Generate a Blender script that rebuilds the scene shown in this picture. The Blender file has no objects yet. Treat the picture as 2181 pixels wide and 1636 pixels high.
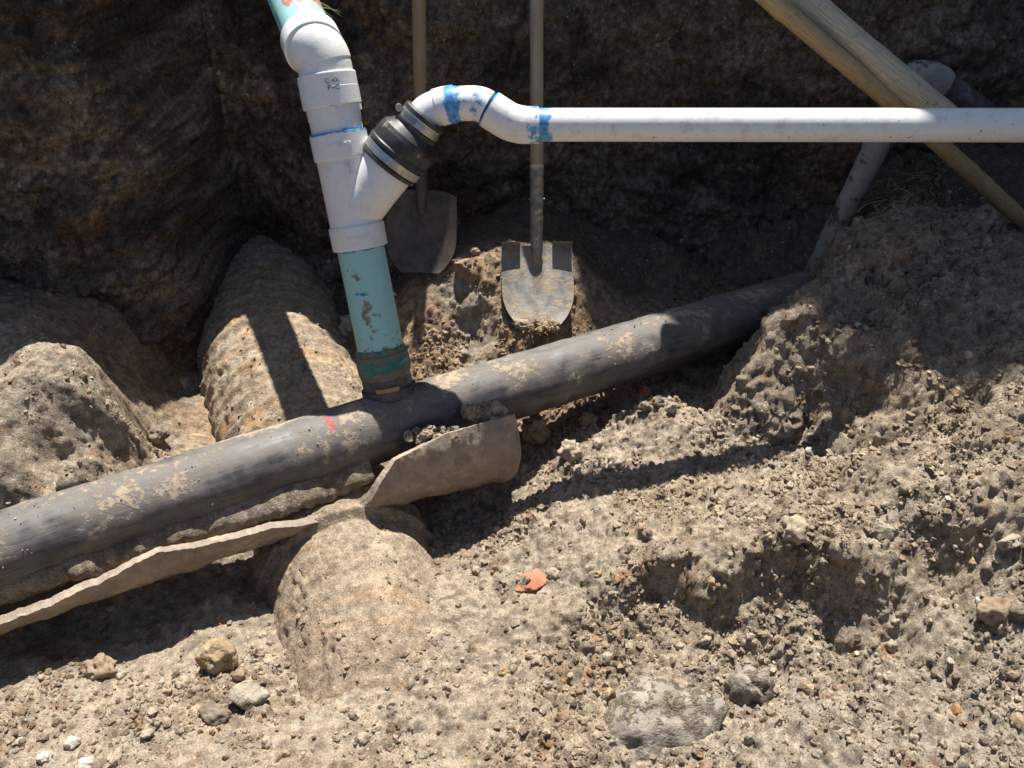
import bpy, bmesh, math, random
import numpy as np
from mathutils import Vector, Matrix

R = math.radians
rng = np.random.default_rng(7)
random.seed(7)
scene = bpy.context.scene
C = scene.collection

# ------------------------------------------------------------------ camera, sky, sun, exposure
PITCH = R(36.0)
FPX, CX, CY = 1828.0, 1090.5, 818.0           # focal length of the phone lens, in photo pixels
cd = bpy.data.cameras.new('camera')
cd.sensor_width = 36.0
cd.lens = 36.0 * FPX / 2181.0
cd.clip_start, cd.clip_end = 0.05, 200
cam = bpy.data.objects.new('camera', cd)
C.objects.link(cam)
cam.location = (0, 0, 0)
cam.rotation_euler = (math.pi / 2 - PITCH, 0, 0)
scene.camera = cam

SUN_DIR = Vector((0.02, 0.44, 1.0)).normalized()       # towards the sun: high, behind the far bank
w = bpy.data.worlds.new('World')
scene.world = w
w.use_nodes = True
nt = w.node_tree
sky = nt.nodes.new('ShaderNodeTexSky')
sky.sky_type = 'NISHITA'
sky.sun_disc = False
sky.sun_elevation = math.asin(SUN_DIR.z)
sky.sun_rotation = math.atan2(SUN_DIR.x, SUN_DIR.y)
bgn = nt.nodes['Background']
bgn.inputs['Strength'].default_value = 0.066
nt.links.new(sky.outputs[0], bgn.inputs['Color'])
sl = bpy.data.lights.new('sun', 'SUN')
sl.energy = 5.0
sl.angle = R(0.53)
sl.color = (1.0, 0.955, 0.885)
sun = bpy.data.objects.new('sun', sl)
C.objects.link(sun)
sun.location = (0, 2, 6)
sun.rotation_euler = SUN_DIR.to_track_quat('Z', 'Y').to_euler()
scene.view_settings.view_transform = 'Standard'
scene.view_settings.look = 'None'
scene.view_settings.exposure = 0.90
scene.view_settings.gamma = 1.0
scene.cycles.use_denoising = True
scene.cycles.max_bounces = 5
scene.cycles.diffuse_bounces = 3
scene.cycles.glossy_bounces = 2

# ------------------------------------------------------------------ geometry helpers
Fv = np.array([0, math.cos(PITCH), -math.sin(PITCH)])
Uv = np.array([0, math.sin(PITCH), math.cos(PITCH)])
Xv = np.array([1.0, 0, 0])


def ray(u, v):
    return Fv + (u - CX) / FPX * Xv + (CY - v) / FPX * Uv


def at(u, v, Z):                                 # photo pixel and distance -> point in the place
    return ray(u, v) * Z


def atz(u, v, z):
    q = ray(u, v)
    return q * (z / q[2])


def aty(u, v, y):
    q = ray(u, v)
    return q * (y / q[1])


def A(*p):
    return np.array(p, float)


GR = rng.normal(size=(4096, 3))
GR /= np.linalg.norm(GR, axis=1)[:, None]
PERM = rng.permutation(4096)


def hsh(ix, iy, iz=0, seed=0):
    a = PERM[(np.asarray(ix) + seed * 131) & 4095]
    a = PERM[(a + iy) & 4095]
    return PERM[(a + iz) & 4095]


def noise3(x, y, z, seed=0):
    x, y, z = np.broadcast_arrays(np.asarray(x, float), np.asarray(y, float), np.asarray(z, float))
    ix, iy, iz = np.floor(x).astype(int), np.floor(y).astype(int), np.floor(z).astype(int)
    fx, fy, fz = x - ix, y - iy, z - iz
    s = lambda t: t * t * t * (t * (t * 6 - 15) + 10)
    u, v, w_ = s(fx), s(fy), s(fz)
    out = 0
    for dx in (0, 1):
        for dy in (0, 1):
            for dz in (0, 1):
                g = GR[hsh(ix + dx, iy + dy, iz + dz, seed)]
                d = g[..., 0] * (fx - dx) + g[..., 1] * (fy - dy) + g[..., 2] * (fz - dz)
                out = out + d * (u if dx else 1 - u) * (v if dy else 1 - v) * (w_ if dz else 1 - w_)
    return out * 1.6


def fbm(x, y, z, octv=4, seed=0, gain=0.5):
    a, f, o = 1.0, 1.0, 0
    for k in range(octv):
        o = o + a * noise3(np.asarray(x) * f, np.asarray(y) * f, np.asarray(z) * f, seed + k)
        a *= gain
        f *= 2.03
    return o


RND = rng.random((4096, 4))


def lumps(x, y, cell, seed=0, lo=.28, hi=.62):     # overlapping rounded clods, height in units of metres
    gx, gy = np.floor(x / cell).astype(int), np.floor(y / cell).astype(int)
    out = np.zeros_like(x)
    for dx in (-1, 0, 1):
        for dy in (-1, 0, 1):
            r = RND[hsh(gx + dx, gy + dy, 3, seed)]
            px, py = (gx + dx + r[..., 0]) * cell, (gy + dy + r[..., 1]) * cell
            rad = (lo + (hi - lo) * r[..., 2] ** 2) * cell
            q = rad * rad - (x - px) ** 2 - (y - py) ** 2
            out = np.maximum(out, np.sqrt(np.maximum(q, 0)) * (.55 + .45 * r[..., 3]))
    return out


def lumps3(x, y, z, cell, seed=0, lo=.22, hi=.52):   # the same in space, for steep faces
    sx, sy, sz = x / cell - .5, y / cell - .5, z / cell - .5
    gx, gy, gz = np.floor(sx).astype(int), np.floor(sy).astype(int), np.floor(sz).astype(int)
    out = np.zeros_like(x)
    for dx in (0, 1):
        for dy in (0, 1):
            for dz in (0, 1):
                hh = hsh(gx + dx, gy + dy, gz + dz, seed)
                r = RND[hh]
                r2 = RND[(hh * 7 + 13) & 4095]
                px, py, pz = (gx + dx + .2 + .6 * r[..., 0]) * cell, (gy + dy + .2 + .6 * r[..., 1]) * cell, (gz + dz + .2 + .6 * r2[..., 0]) * cell
                rad = (lo + (hi - lo) * r[..., 2] ** 2) * cell
                q = rad * rad - (x - px) ** 2 - (y - py) ** 2 - (z - pz) ** 2
                out = np.maximum(out, np.sqrt(np.maximum(q, 0)) * (.6 + .4 * r[..., 3]))
    return out


def sstep(a, b, t):
    t = np.clip((t - a) / (b - a), 0, 1)
    return t * t * (3 - 2 * t)


def mesh_obj(name, co, faces, mat, parent=None, smooth=True, attrs=None):
    co = np.asarray(co, np.float32)
    me = bpy.data.meshes.new(name)
    if isinstance(faces, np.ndarray):
        n, k = faces.shape
        me.vertices.add(len(co))
        me.vertices.foreach_set('co', co.ravel())
        me.loops.add(n * k)
        me.loops.foreach_set('vertex_index', faces.astype(np.int32).ravel())
        me.polygons.add(n)
        me.polygons.foreach_set('loop_start', np.arange(0, n * k, k, dtype=np.int32))
        me.polygons.foreach_set('loop_total', np.full(n, k, np.int32))
        me.update(calc_edges=True)
    else:
        me.from_pydata([tuple(map(float, c)) for c in co], [], faces)
        me.update()
    me.polygons.foreach_set('use_smooth', np.full(len(me.polygons), smooth, bool))
    for k, val in (attrs or {}).items():
        val = np.asarray(val, np.float32)
        if val.ndim == 1:
            at_ = me.attributes.new(k, 'FLOAT', 'POINT')
            at_.data.foreach_set('value', val)
        else:
            at_ = me.attributes.new(k, 'FLOAT_COLOR', 'POINT')
            v4 = np.ones((len(val), 4), np.float32)
            v4[:, :3] = val
            at_.data.foreach_set('color', v4.ravel())
    if mat:
        me.materials.append(mat)
    o = bpy.data.objects.new(name, me)
    C.objects.link(o)
    if parent:
        o.parent = parent
    return o


def tag(o, label, cat, group=None):
    o['label'] = label
    o['category'] = cat
    if group:
        o['group'] = group
    return o


def empty(name, label, cat, group=None):
    e = bpy.data.objects.new(name, None)
    C.objects.link(e)
    e.empty_display_size = .05
    return tag(e, label, cat, group)


def struct(o):
    o['kind'] = 'structure'
    return o


def grid_faces(nu, nv, wrap=False):
    i = np.arange(nu - 1)[:, None]
    jn = nv if wrap else nv - 1
    j = np.arange(jn)[None, :]
    j2 = (j + 1) % nv
    return np.stack(np.broadcast_arrays(i * nv + j, (i + 1) * nv + j, (i + 1) * nv + j2, i * nv + j2), -1).reshape(-1, 4)


def spline(pts, step):
    P = np.asarray(pts, float)
    if len(P) == 2:
        n = max(2, int(np.linalg.norm(P[1] - P[0]) / step) + 1)
        return P[0] + (P[1] - P[0]) * np.linspace(0, 1, n)[:, None]
    Q = np.vstack([2 * P[0] - P[1], P, 2 * P[-1] - P[-2]])
    out = []
    for k in range(1, len(Q) - 2):
        p0, p1, p2, p3 = Q[k - 1:k + 3]
        n = max(2, int(np.linalg.norm(p2 - p1) / step))
        t = np.linspace(0, 1, n, endpoint=False)[:, None]
        out.append(.5 * ((2 * p1) + (-p0 + p2) * t + (2 * p0 - 5 * p1 + 4 * p2 - p3) * t ** 2 + (-p0 + 3 * p1 - 3 * p2 + p3) * t ** 3))
    out.append(P[-1:])
    return np.vstack(out)


def frames(P, up=(0, 0, 1)):
    T = np.gradient(P, axis=0)
    T /= np.linalg.norm(T, axis=1)[:, None]
    n = np.cross(np.cross(T[0], up), T[0])
    if np.linalg.norm(n) < 1e-6:
        n = np.cross(T[0], (1, 0, 0))
    n /= np.linalg.norm(n)
    N = []
    for t in T:
        n = n - t * (n @ t)
        n /= np.linalg.norm(n)
        N.append(n.copy())
    N = np.array(N)
    return T, N, np.cross(T, N)


class MB:
    """collects rings and grids, builds ONE mesh object"""

    def __init__(s):
        s.v, s.f, s.a, s.n = [], [], [], 0

    def add(s, co, faces, attrs=None):
        co = np.asarray(co, float).reshape(-1, 3)
        s.v.append(co)
        s.f.append(np.asarray(faces) + s.n)
        s.n += len(co)
        s.a.append(attrs or {})
        return s

    def tube(s, pts, rad, seg=40, step=.006, cap=True, up=(0, 0, 1), disp=None, attrf=None):
        """sweep; rad: number, or list of (t in 0..1, r) profile points"""
        P = spline(pts, step)
        L = np.r_[0, np.cumsum(np.linalg.norm(np.diff(P, axis=0), axis=1))]
        if not np.isscalar(rad):
            # exact profile stations so that steps stay crisp
            ts = np.unique(np.r_[L / L[-1], [q[0] for q in rad]])
            P = np.stack([np.interp(ts, L / L[-1], P[:, k]) for k in range(3)], 1)
            L = ts * L[-1]
            r = np.interp(ts, [q[0] for q in rad], [q[1] for q in rad])
        else:
            r = np.full(len(P), float(rad))
        T, N, B = frames(P, up)
        th = np.linspace(0, 2 * np.pi, seg, endpoint=False)
        dirs = N[:, None, :] * np.cos(th)[None, :, None] + B[:, None, :] * np.sin(th)[None, :, None]
        rr = np.repeat(r[:, None], seg, 1)
        if disp is not None:
            rr = rr + disp(P[:, None, :] + dirs * rr[..., None], L[:, None] + 0 * rr, th[None] + 0 * rr)
        co = P[:, None, :] + dirs * rr[..., None]
        at_ = {'ax': np.repeat(L, seg), 'an': np.tile(th / (2 * np.pi), len(P))}
        if attrf:
            at_.update({k: np.asarray(f(L[:, None] + 0 * rr, th[None] + 0 * rr)).ravel() for k, f in attrf.items()})
        s.add(co, grid_faces(len(P), seg, True), at_)
        if cap:
            for k, sg in ((0, 1), (len(P) - 1, -1)):
                ring = co[k]
                c = ring.mean(0)
                idx = np.arange(seg)
                tri = np.stack([idx, (idx + 1) % seg, np.full(seg, seg), np.full(seg, seg)], 1)
                if sg < 0:
                    tri = tri[:, ::-1]
                s.add(np.vstack([ring, c]), tri, {k2: np.r_[a2.reshape(len(P), seg)[k], a2.reshape(len(P), seg)[k, :1]] for k2, a2 in at_.items()})
        return s

    def build(s, name, mat, parent=None, smooth=True, attr=True, sharp=35):
        co = np.vstack(s.v)
        F4 = np.vstack(s.f)
        keys = set().union(*[set(a) for a in s.a]) if attr else set()
        at_ = {k: np.concatenate([a.get(k, np.zeros(len(v))) for a, v in zip(s.a, s.v)]) for k in keys}
        deg = F4[:, 2] == F4[:, 3]
        faces = [list(map(int, q[:3])) if d else list(map(int, q)) for q, d in zip(F4, deg)]
        deg0 = [f for f in faces if len(set(f)) >= 3]
        faces = [list(dict.fromkeys(f)) for f in deg0]
        o = mesh_obj(name, co, faces, mat, parent, smooth, at_)
        if smooth and sharp:
            o.data.set_sharp_from_angle(angle=R(sharp))
        return o


# ------------------------------------------------------------------ materials
class NT:
    def __init__(s, name):
        s.m = bpy.data.materials.new(name)
        s.m.use_nodes = True
        s.t = s.m.node_tree
        s.b = s.t.nodes['Principled BSDF']
        s.t.nodes['Material Output']

    def n(s, typ, **k):
        nd = s.t.nodes.new('ShaderNode' + typ)
        for a, b in k.items():
            setattr(nd, a, b)
        return nd

    def l(s, a, b):
        s.t.links.new(a, b)

    def val(s, inp, x):
        if hasattr(x, 'is_linked') or hasattr(x, 'node'):
            s.l(x, inp)
        else:
            inp.default_value = x

    def attr(s, name, out='Fac'):
        nd = s.n('Attribute')
        nd.attribute_name = name
        return nd.outputs[out]

    def math(s, op, a, b=None, c=None, clamp=False):
        nd = s.n('Math', operation=op, use_clamp=clamp)
        s.val(nd.inputs[0], a)
        if b is not None:
            s.val(nd.inputs[1], b)
        if c is not None:
            s.val(nd.inputs[2], c)
        return nd.outputs[0]

    def pos(s):
        return s.n('NewGeometry').outputs['Position']

    def noise(s, scale, vec=None, detail=4, rough=.55, dist=0, col=False):
        nd = s.n('TexNoise')
        nd.inputs['Scale'].default_value = scale
        nd.inputs['Detail'].default_value = detail
        nd.inputs['Roughness'].default_value = rough
        nd.inputs['Distortion'].default_value = dist
        if vec is not None:
            s.l(vec, nd.inputs['Vector'])
        return nd.outputs['Color' if col else 'Fac']

    def voro(s, scale, vec=None, feature='F1', out='Distance', rnd=1):
        nd = s.n('TexVoronoi', feature=feature)
        nd.inputs['Scale'].default_value = scale
        nd.inputs['Randomness'].default_value = rnd
        if vec is not None:
            s.l(vec, nd.inputs['Vector'])
        return nd.outputs[out]

    def ramp(s, x, a, b, lo=0., hi=1., smooth=True):
        nd = s.n('MapRange')
        nd.interpolation_type = 'SMOOTHSTEP' if smooth else 'LINEAR'
        nd.clamp = True
        s.val(nd.inputs[0], x)
        for k, q in zip((1, 2, 3, 4), (a, b, lo, hi)):
            s.val(nd.inputs[k], q)
        return nd.outputs[0]

    def mix(s, f, a, b, mode='MIX'):
        nd = s.n('Mix', data_type='RGBA', blend_type=mode)
        s.val(nd.inputs[0], f)
        for k, q in ((6, a), (7, b)):
            if isinstance(q, tuple):
                nd.inputs[k].default_value = (*q, 1)
            else:
                s.l(q, nd.inputs[k])
        return nd.outputs[2]

    def vec(s, x, y, z):
        nd = s.n('CombineXYZ')
        for k, q in enumerate((x, y, z)):
            s.val(nd.inputs[k], q)
        return nd.outputs[0]

    def bump(s, h, strength=.5, dist=.003, normal=None):
        nd = s.n('Bump')
        nd.inputs['Strength'].default_value = strength
        nd.inputs['Distance'].default_value = dist
        s.l(h, nd.inputs['Height'])
        if normal is not None:
            s.l(normal, nd.inputs['Normal'])
        return nd.outputs[0]

    def out(s, col, rough=.8, nrm=None, spec=None, metal=None):
        if isinstance(col, tuple):
            s.b.inputs['Base Color'].default_value = (*col, 1)
        else:
            s.l(col, s.b.inputs['Base Color'])
        s.val(s.b.inputs['Roughness'], rough)
        if nrm is not None:
            s.l(nrm, s.b.inputs['Normal'])
        if spec is not None:
            s.b.inputs['Specular IOR Level'].default_value = spec
        if metal is not None:
            s.val(s.b.inputs['Metallic'], metal)
        return s.m


def soil_mat(name, fleck=.5, bump=.9, fleck_col=(.52, .45, .35), con=1.0):
    m = NT(name)
    p = m.pos()
    c = m.attr('alb', 'Color')
    g1 = m.ramp(m.noise(55, p, 5, .62), .3, .7, .68, 1.25)
    g2 = m.ramp(m.noise(300, p, 5, .7), .3, .7, 1 - .40 * con, 1 + .40 * con)
    g = m.math('MULTIPLY', g1, g2)
    col = m.mix(1.0, c, m.n('CombineColor').outputs[0], 'MULTIPLY')
    cc = col.node
    comb = [n for n in m.t.nodes if n.bl_idname == 'ShaderNodeCombineColor'][0]
    for k in range(3):
        m.l(g, comb.inputs[k])
    if con > 1:
        gm = m.ramp(m.noise(70, p, 6, .75), .38, .62, .70, 1.28)
        gn = m.n('CombineColor')
        for k in range(3):
            m.l(gm, gn.inputs[k])
        col = m.mix(1.0, col, gn.outputs[0], 'MULTIPLY')
    # rusty, ochre and grey mottling of the soil itself
    col = m.mix(m.ramp(m.noise(14, p, 3), .62, .76, 0, .35), col, (.30, .155, .07))
    # pale shell and lime flecks
    for sc_, th_ in ((95, .30), (170, .34)):
        vd = m.voro(sc_, p)
        sel = m.math('GREATER_THAN', m.voro(sc_, p, out='Color'), 1 - th_ * fleck)
        fl = m.math('MULTIPLY', m.ramp(vd, .16, .30, 1, 0), sel)
        col = m.mix(fl, col, fleck_col)
    h = m.noise(130, p, 7, .72)
    return m.out(col, .93, m.bump(h, bump, .007), spec=.18)


M = {}
M['soil'] = soil_mat('dry_soil')
M['bank'] = soil_mat('bank_soil', .40, 1.0, (.26, .225, .18), 1.2)


def pvc_mat(name, base, dirt=.4, teal=False):
    m = NT(name)
    p = m.pos()
    n1 = m.noise(38, p, 6, .7)
    col = m.mix(m.ramp(n1, .55 - .05 * dirt, .70, 0, .38 * dirt), base, (.45, .38, .28))
    sp = m.ramp(m.noise(220, p, 4, .65), .62, .72, 0, .5 * dirt)
    col = m.mix(sp, col, (.22, .17, .12))
    # purple-blue solvent primer, brushed on round the joints
    bl = m.attr('blue')
    bn = m.math('ADD', bl, m.math('MULTIPLY', m.math('SUBTRACT', m.noise(55, p, 4, .6), .5), 1.5))
    col = m.mix(m.ramp(bn, .42, .70, 0, .92), col, m.mix(m.ramp(m.noise(90, p), .4, .62), (.008, .13, .45), (.04, .36, .68)))
    # orange-red primer smear and brown mud, where an attribute asks for it
    rd = m.math('ADD', m.attr('red'), m.math('MULTIPLY', m.math('SUBTRACT', m.noise(70, p, 5, .7), .5), 2.4))
    col = m.mix(m.ramp(rd, .5, .7, 0, .85), col, (.50, .10, .035))
    md = m.math('ADD', m.attr('mud'), m.math('MULTIPLY', m.math('SUBTRACT', m.noise(62, p, 6, .72), .5), 2.2))
    mm = m.ramp(md, .5, .66, 0, .92)
    col = m.mix(mm, col, m.mix(m.noise(150, p), (.10, .07, .045), (.30, .23, .16)))
    ro = m.math('ADD', m.math('MULTIPLY', mm, .4), .38)
    nr = m.bump(m.math('ADD', m.noise(160, p, 4), m.math('MULTIPLY', mm, 1.2)), .12, .003)
    return m.out(col, ro, nr, spec=.4)


M['white'] = pvc_mat('white_pvc', (.80, .79, .76), .7)
M['white_dirty'] = pvc_mat('white_pvc_scuffed', (.78, .77, .75), 1.15)
M['teal'] = pvc_mat('turquoise_pvc', (.33, .62, .61), .6)
M['green'] = pvc_mat('green_coupling', (.025, .16, .135), .9)


def hdpe():
    m = NT('black_polyethylene')
    p = m.pos()
    ax, an = m.attr('ax'), m.attr('an')
    v = m.vec(m.math('MULTIPLY', ax, 5.0), m.math('MULTIPLY', an, 22.0), 0.0)
    streak = m.noise(2.2, v, 6, .68, .4)
    v2 = m.vec(m.math('MULTIPLY', ax, 3.0), m.math('MULTIPLY', an, 150.0), 4.0)
    scr = m.noise(2.0, v2, 3, .6)
    n1 = m.noise(9, p, 6, .66, .5)
    n2 = m.noise(75, p, 5, .7)
    base = m.mix(m.ramp(scr, .35, .7), (.022, .024, .029), (.052, .056, .064))
    film = m.math('ADD', m.math('MULTIPLY', streak, .45), m.math('MULTIPLY', n1, .85))
    top = m.attr('top')
    f1 = m.ramp(m.math('ADD', film, m.math('MULTIPLY', top, .24)), .62, .96, .03, .60)
    col = m.mix(f1, base, m.mix(n2, (.19, .175, .16), (.30, .26, .21)))
    cake = m.ramp(m.math('ADD', m.math('ADD', m.math('MULTIPLY', n1, .8), m.math('MULTIPLY', n2, .42)), m.math('MULTIPLY', top, .16)), .775, .87, 0, .80)
    col = m.mix(cake, col, m.mix(n2, (.30, .225, .15), (.46, .37, .26)))
    rd = m.ramp(m.math('ADD', m.attr('red'), m.math('MULTIPLY', m.math('SUBTRACT', n2, .5), .9)), .45, .65, 0, .7)
    col = m.mix(rd, col, (.48, .05, .045))
    ct = m.ramp(m.attr('cut'), .4, .6, 0, 1)
    col = m.mix(ct, col, (.01, .01, .011))
    ro = m.ramp(m.math('ADD', f1, cake), 0, 1, .44, .92)
    nr = m.bump(m.math('ADD', m.math('MULTIPLY', cake, 1.4), m.math('MULTIPLY', scr, .25)), .45, .004)
    return m.out(col, ro, nr, spec=.5)


M['hdpe'] = hdpe()


def simple(name, c1, c2, scale, rough, bump=.3, dist=.003, detail=5, spec=.3, metal=None, stretch=None, dirt=None):
    m = NT(name)
    p = m.pos() if not stretch else m.vec(m.math('MULTIPLY', m.attr('ax'), stretch[0]), m.math('MULTIPLY', m.attr('an'), stretch[1]), 0.0)
    n = m.noise(scale, p, detail, .65)
    col = m.mix(m.ramp(n, .34, .66), c1, c2)
    if dirt:
        dn = m.noise(dirt[1], m.pos(), 6, .7)
        dm = m.ramp(dn, dirt[2], dirt[2] + .14)
        col = m.mix(dm, col, m.mix(m.noise(140, m.pos()), tuple(.7 * q for q in dirt[0]), tuple(1.2 * q for q in dirt[0])))
        n = m.math('ADD', n, m.math('MULTIPLY', dm, .6))
    return m.out(col, rough, m.bump(n, bump, dist), spec, metal)


TAN = (.33, .255, .175)
M['clay'] = simple('old_clay_pipe', (.24, .19, .15), (.34, .28, .225), 26, .85, .6, .004, dirt=((.40, .325, .24), 21, .47))
M['clay_in'] = M['clay']
M['rubber'] = simple('black_rubber', (.022, .022, .024), (.05, .05, .05), 40, .48, .15, spec=.45, dirt=((.30, .24, .17), 30, .60))
M['steel'] = simple('stainless_band', (.38, .37, .36), (.50, .49, .47), 60, .38, .1, metal=.9, dirt=((.22, .18, .13), 45, .6))
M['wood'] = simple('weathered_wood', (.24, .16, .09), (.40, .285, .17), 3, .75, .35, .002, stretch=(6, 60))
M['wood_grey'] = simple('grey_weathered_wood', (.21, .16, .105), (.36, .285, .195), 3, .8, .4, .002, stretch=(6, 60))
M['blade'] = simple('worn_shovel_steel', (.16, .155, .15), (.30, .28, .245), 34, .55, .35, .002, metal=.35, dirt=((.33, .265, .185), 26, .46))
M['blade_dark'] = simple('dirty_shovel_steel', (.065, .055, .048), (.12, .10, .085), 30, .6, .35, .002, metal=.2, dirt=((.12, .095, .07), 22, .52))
M['tan_pipe'] = simple('tan_stained_pole', (.30, .20, .095), (.50, .36, .19), 3, .7, .4, .003, stretch=(5, 24), dirt=((.27, .21, .15), 45, .55))
M['cream_pipe'] = simple('cream_dusty_pole', (.36, .31, .22), (.58, .51, .38), 3, .75, .45, .003, stretch=(4, 20), dirt=((.24, .20, .16), 60, .57))
M['grey_pipe'] = simple('grey_muddy_pipe', (.25, .235, .205), (.37, .345, .30), 20, .75, .35, dirt=((.085, .068, .05), 20, .50))
M['dark_pipe'] = simple('dark_scaly_pipe', (.045, .042, .045), (.10, .10, .10), 30, .7, .4, dirt=((.22, .22, .21), 30, .57))
M['brick'] = simple('terracotta', (.40, .15, .085), (.46, .22, .14), 40, .9, .6, .005, dirt=((.36, .29, .21), 40, .53))
M['grass'] = simple('grass_blade', (.09, .16, .035), (.24, .30, .09), 30, .5, .05)
M['root'] = simple('fine_roots', (.24, .14, .07), (.42, .29, .17), 60, .8, .05)
M['rock_tan'] = simple('ochre_rock', (.34, .225, .105), (.34, .275, .19), 28, .95, 1.0, .009, dirt=((.40, .33, .24), 40, .55))
M['rock_pale'] = simple('pale_limestone', (.27, .235, .18), (.37, .32, .245), 30, .95, 1.0, .009, dirt=((.33, .265, .185), 35, .55))
M['rock_dark'] = simple('dark_grey_clod', (.13, .105, .08), (.24, .19, .14), 40, .95, .9, .005)
M['rock_grey'] = simple('grey_clod', (.28, .225, .165), (.40, .325, .24), 45, .95, .9, .005)
M['rock_brown'] = simple('brown_clod', (.20, .14, .09), (.33, .25, .17), 40, .95, .9, .005)
M['clay_block'] = simple('grey_clay', (.22, .19, .155), (.32, .28, .23), 22, .95, 1.0, .012, dirt=((.31, .25, .18), 30, .5))
M['shell'] = simple('white_lime_lump', (.38, .34, .28), (.50, .46, .385), 50, .9, .5, .003)
M['ink'] = NT('dark_print').out((.02, .05, .05), .5)
M['stucco'] = simple('house_stucco', (.55, .50, .42), (.6, .56, .48), 60, .9, .3)
M['shingle'] = simple('roof_shingle', (.08, .075, .07), (.13, .12, .11), 40, .95, .4)
M['lawn'] = simple('lawn_soil', (.10, .085, .05), (.12, .16, .05), 25, .95, .8, .01)

# ------------------------------------------------------------------ the pit: floor and banks
PIPE_Z = -1.27
PIPE = [A(-1.75, .76, PIPE_Z), A(-1.016, 1.182, PIPE_Z), A(-.697, 1.358, PIPE_Z), A(-.289, 1.584, PIPE_Z), A(.259, 1.866, PIPE_Z),
        A(.832, 2.161, PIPE_Z), A(1.15, 2.33, PIPE_Z)]
PXs, PYs = [q[0] for q in PIPE], [q[1] for q in PIPE]
PR = .080


def pipe_y(x):
    return np.interp(x, PXs, PYs)


BIG = [A(-.86, 2.62, -1.500), A(-.735, 2.20, -1.508), A(-.59, 1.86, -1.526), A(-.45, 1.52, -1.55), A(-.345, 1.27, -1.55), A(-.255, 1.02, -1.59), A(-.19, .80, -1.70)]
BIG_R = .224

CPU = [  # (photo column, row, height): what the soil does where the picture shows it
    # behind the black pipe, centre
    (1000, 705, -1.30), (1100, 720, -1.28), (1150, 690, -1.255), (1250, 660, -1.27), (900, 660, -1.25), (1050, 545, -1.13), (1140, 540, -1.14), (1215, 545, -1.14),
    (950, 575, -1.16), (870, 690, -1.29), (930, 740, -1.32), (1000, 620, -1.20), (1150, 610, -1.20), (1260, 600, -1.22), (880, 600, -1.22),
    # dark corner right
    (1350, 610, -1.33), (1500, 570, -1.34), (1600, 530, -1.34), (1400, 520, -1.2), (1550, 480, -1.2), (1680, 470, -1.15),
    # left mound, hollow beside the large pipe
    (180, 760, -1.12), (0, 800, -1.12), (90, 860, -1.13), (150, 950, -1.18), (0, 950, -1.16), (240, 900, -1.25), (200, 840, -1.15), (285, 930, -1.37), (330, 965, -1.42), (400, 985, -1.43),
    (250, 1000, -1.36), (160, 1030, -1.30), (60, 1060, -1.27),
    (420, 870, -1.46), (370, 800, -1.44), (300, 780, -1.36), (340, 700, -1.38), (100, 660, -1.12), (260, 680, -1.22), (0, 650, -1.08),
    # hollow in front of the black pipe, left; ground towards the camera
    (100, 1330, -1.50), (300, 1330, -1.50), (450, 1270, -1.52), (530, 1260, -1.53), (200, 1420, -1.45), (400, 1430, -1.445), (80, 1430, -1.45), (100, 1550, -1.41), (300, 1600, -1.39),
    (550, 1500, -1.44), (560, 1390, -1.48), (640, 1480, -1.47), (700, 1570, -1.40), (600, 1630, -1.385), (500, 1570, -1.41), (0, 1640, -1.385),
    # in front of the clay bell and right of it
    (900, 1090, -1.53), (1000, 1090, -1.52), (1080, 1055, -1.49), (1065, 1110, -1.475), (1135, 1010, -1.445), (1160, 900, -1.44), (1260, 870, -1.43), (1350, 835, -1.40),
    (1385, 845, -1.30), (1450, 850, -1.29), (1500, 885, -1.33), (1210, 965, -1.39), (1200, 1030, -1.395), (1120, 1075, -1.425), (1300, 935, -1.35),
    (1500, 965, -1.325), (1400, 985, -1.35), (1300, 1015, -1.375), (1640, 945, -1.295), (1300, 1080, -1.37), (1500, 1060, -1.30), (1650, 1080, -1.25), (1800, 1040, -1.215), (1900, 1000, -1.17),
    # loose spoil with a ledge that drops towards the camera
    (1300, 1190, -1.355), (1460, 1175, -1.285), (1600, 1145, -1.25), (1750, 1160, -1.235), (1880, 1195, -1.225),
    (2000, 1230, -1.275),
    (1000, 1500, -1.415), (1200, 1550, -1.40), (1500, 1500, -1.385), (1800, 1500, -1.335), (2100, 1500, -1.275), (2181, 1630, -1.265), (1100, 1300, -1.425), (1010, 1200, -1.43),
    (1180, 1150, -1.40), (1200, 1400, -1.43), (1600, 1620, -1.375), (900, 1620, -1.40), (2100, 1270, -1.22), (2181, 1120, -1.12), (2080, 1150, -1.17), (950, 1390, -1.41), (850, 1480, -1.415), (720, 1500, -1.42), (880, 1420, -1.41), (940, 1290, -1.415),
    (1650, 1380, -1.375), (1900, 1380, -1.315),
    (1960, 960, -1.16), (2010, 890, -1.115), (2100, 900, -1.07), (2181, 950, -1.05), (2140, 1040, -1.08),
    # the spoil heap on the right
    (1545, 890, -1.37), (1568, 800, -1.205), (1615, 728, -1.14), (1655, 655, -1.10), (1745, 585, -1.04), (1780, 515, -1.00), (1905, 440, -.985), (1995, 330, -.96),
    (1635, 905, -1.28), (1700, 925, -1.29), (1690, 830, -1.19), (1700, 720, -1.09), (1760, 830, -1.18), (1850, 745, -1.085), (1800, 650, -1.04), (1950, 610, -.985), (2000, 520, -.98), (2100, 450, -1.02),
    (2181, 480, -1.04), (2100, 600, -.96), (2181, 690, -.965), (2000, 750, -1.03), (2100, 800, -1.02), (1850, 880, -1.185), (1920, 830, -1.10),
]
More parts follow.
